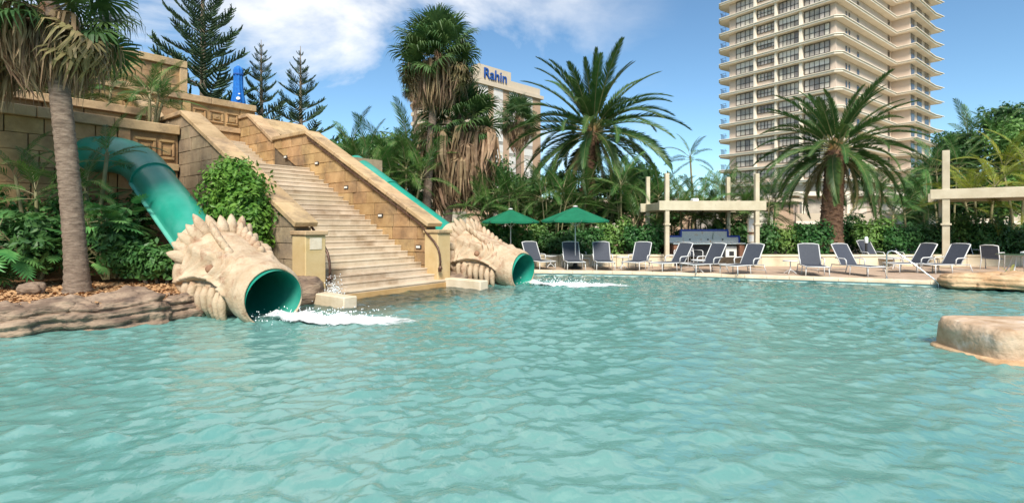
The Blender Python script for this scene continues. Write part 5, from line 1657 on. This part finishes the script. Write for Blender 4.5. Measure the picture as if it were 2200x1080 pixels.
rg_ = random.Random(9)
colm = MB()
for f in range(3, NF):
    z = .6 + f * FH
    s_ = obj('floor_slab', slab_me, tw, (0, 0, z - .15))
    obj('slab_edge', lip_me, s_, (0, 0, 0))
    if f < 7: fz = True
    for bi, (y0, w, n, h, sill) in enumerate(BAYS):
        wd = obj('window', bay_me[bi][1], tw, (-.10, y0, z + .31 + sill))
        for k in range(n):
            obj('pane', bay_me[bi][0], wd, (.03, w * k / n + .045, .01))
        if rg_.random() < .28: obj('blind', blind_me[bi], wd, (.0, 0, h * .56))
    for y0, y1 in ((5.75, 6.35), (10.7, 11.2), (15.45, 15.9), (20.6, 22.3), (0, .8)):
        pass
for y0, y1 in ((5.1, 5.6), (9.5, 9.85), (13.4, 13.75)):
    MB().box((-.75, y0, 9), (.0, y1, NF * FH + .4)).build('pier', m_slab, tw)
# smaller windows on the other faces
def small_win(x, y, w, h, face, name='window'):
    if face == 'y': return MB().box((x, y - .05, 0), (x + w, y + .02, h)).mesh(name, m_glass_dark)
    return MB().box((x - .05, y, 0), (x + .02, y + w, h)).mesh(name, m_glass_dark)
smalls = [(4.0, .55, 1.25, .75), (5.3, .55, 1.25, .75), (9.0, .9, 1.25, .75), (24.4, 1.0, 1.9, .5)]
sm_me = [small_win(x, 0, w, h, 'y') for x, w, h, s in smalls]
wing_w = [(27.1, 2.0, 2.1, .4), (30.8, 2.8, 2.1, .4), (35.6, 2.6, 2.1, .4)]
wg_me = [small_win(x, -3, w, h, 'y') for x, w, h, s in wing_w]
for f in range(3, NF):
    z = .6 + f * FH + .31
    for me_, (x, w, h, s) in list(zip(sm_me, smalls)) + list(zip(wg_me, wing_w)):
        obj('window', me_, tw, (0, 0, z + s))
# balcony rails on the end of the slabs
rail_me = MB()
for k in range(9):
    rail_me.box((-.95, 19.2, 0), (-.90, 19.25, 1.0)) if k == 0 else rail_me.box((-.95 + k * .28, 20.3 + k * .06, 0), (-.92 + k * .28, 20.34 + k * .06, 1.0))
rail_me.box((-.95, 19.2, .95), (-.9, 20.4, 1.0)); rail_me.box((-.95, 20.32, .95), (1.4, 20.4, 1.0))
rail_me = rail_me.mesh('balcony_rail', m_mull)
for f in range(3, NF): obj('balcony_rail', rail_me, tw, (0, 0, .6 + f * FH + .31))

# ------------------------------------------------------------------ hotel with the blue lettering
ht = thing('hotel_building', 'beige hotel block with blue rooftop lettering behind the palms', 'building', (-10.2, 140, 0), R(45))
HZ = 41.0
MB().prism([(0, 0), (27, 0), (27, 30), (0, 30)], 0, HZ).build('wall', m_hotel, ht, fix=True)
MB().prism([(-.7, -.7), (27.7, -.7), (27.7, 30.7), (-.7, 30.7)], HZ, HZ + 1.0).build('cornice', m_hotel_pale, ht, fix=True)
MB().prism([(.3, .0), (26.7, 0.0), (26.7, 29.7), (.3, 29.7)], HZ + 1.0, HZ + 3.2).build('parapet', m_hotel_pale, ht, fix=True)
MB().prism([(1.5, .0), (14.0, .0), (14.0, 3), (1.5, 3)], HZ + 3.2, HZ + 5.6).build('sign_panel', m_hotel_pale, ht, fix=True)
hw = MB().box((0, -.12, 0), (3.6, .1, .95)).mesh('window', m_glass); hp = MB().box((0, -.2, 0), (3.6, .1, 2.0)).mesh('spandrel', m_blind)
for f in range(4, 14):
    for x in (1.2, 7.0, 13.2, 19.5):
        obj('window', hw, ht, (x, 0, f * 3.0 + 1.05)); obj('spandrel', hp, ht, (x, 0, f * 3.0 - 1.0))
for f in range(4, 14):
    MB().box((-1.2, .6, f * 3.0), (0, 29, f * 3.0 + 1.1)).build('balcony', m_hotel_pale, ht)
tcv = bpy.data.curves.new('lettering', 'FONT'); tcv.body = 'Rahin'; tcv.size = 4.1; tcv.extrude = .12; tcv.offset = .035
to = bpy.data.objects.new('lettering', tcv); C.objects.link(to)
bpy.context.view_layer.update()
tme = bpy.data.meshes.new_from_object(to.evaluated_get(bpy.context.evaluated_depsgraph_get()))
bpy.data.objects.remove(to)
tme.materials.clear(); tme.materials.append(m_signblue)
obj('lettering', tme, ht, (3.0, -.25, HZ + 2.0), (R(90), 0, 0))

# low buildings half hidden by the planting
lb = thing('terrace_house', 'low beige house with balconies glimpsed behind the scarred date palm', 'building', (24, 44, 0), R(6))
MB().box((0, 0, 0), (26, 8, 4.4)).build('wall', m_tower, lb)
MB().box((-.6, -.8, 4.4), (26.6, 8.4, 4.75)).build('roof_slab', m_slab, lb)
MB().box((-.4, -1.2, 2.0), (26.4, 0, 2.25)).build('floor_slab', m_slab, lb)
MB().box((-.4, -1.2, 2.25), (26.4, -1.1, 2.9)).build('balcony_front', m_hotel_pale, lb)
for k in range(7):
    MB().box((.2 + k * 4.1, -1.09, 0), (.5 + k * 4.1, -.79, 4.4)).build('column', m_slab, lb)
    wv = MB().box((1.2 + k * 3.6, -.05, 2.5), (3.4 + k * 3.6, .02, 4.1)).build('window', m_glass, lb)
lb2 = thing('garden_house', 'low pinkish house wall glimpsed through the cane palm hedge', 'building', (-7, 41, 0), R(-2))
MB().box((0, 0, 0), (29, 7, 3.7)).build('wall', m_hotel, lb2)
MB().box((-.5, -.5, 3.7), (29.5, 7.5, 4.0)).build('roof_slab', m_hotel_pale, lb2)
for k in range(7):
    MB().box((1.5 + k * 4, -.05, 1.0), (3.4 + k * 4, .02, 3.0)).build('window', m_glass, lb2)
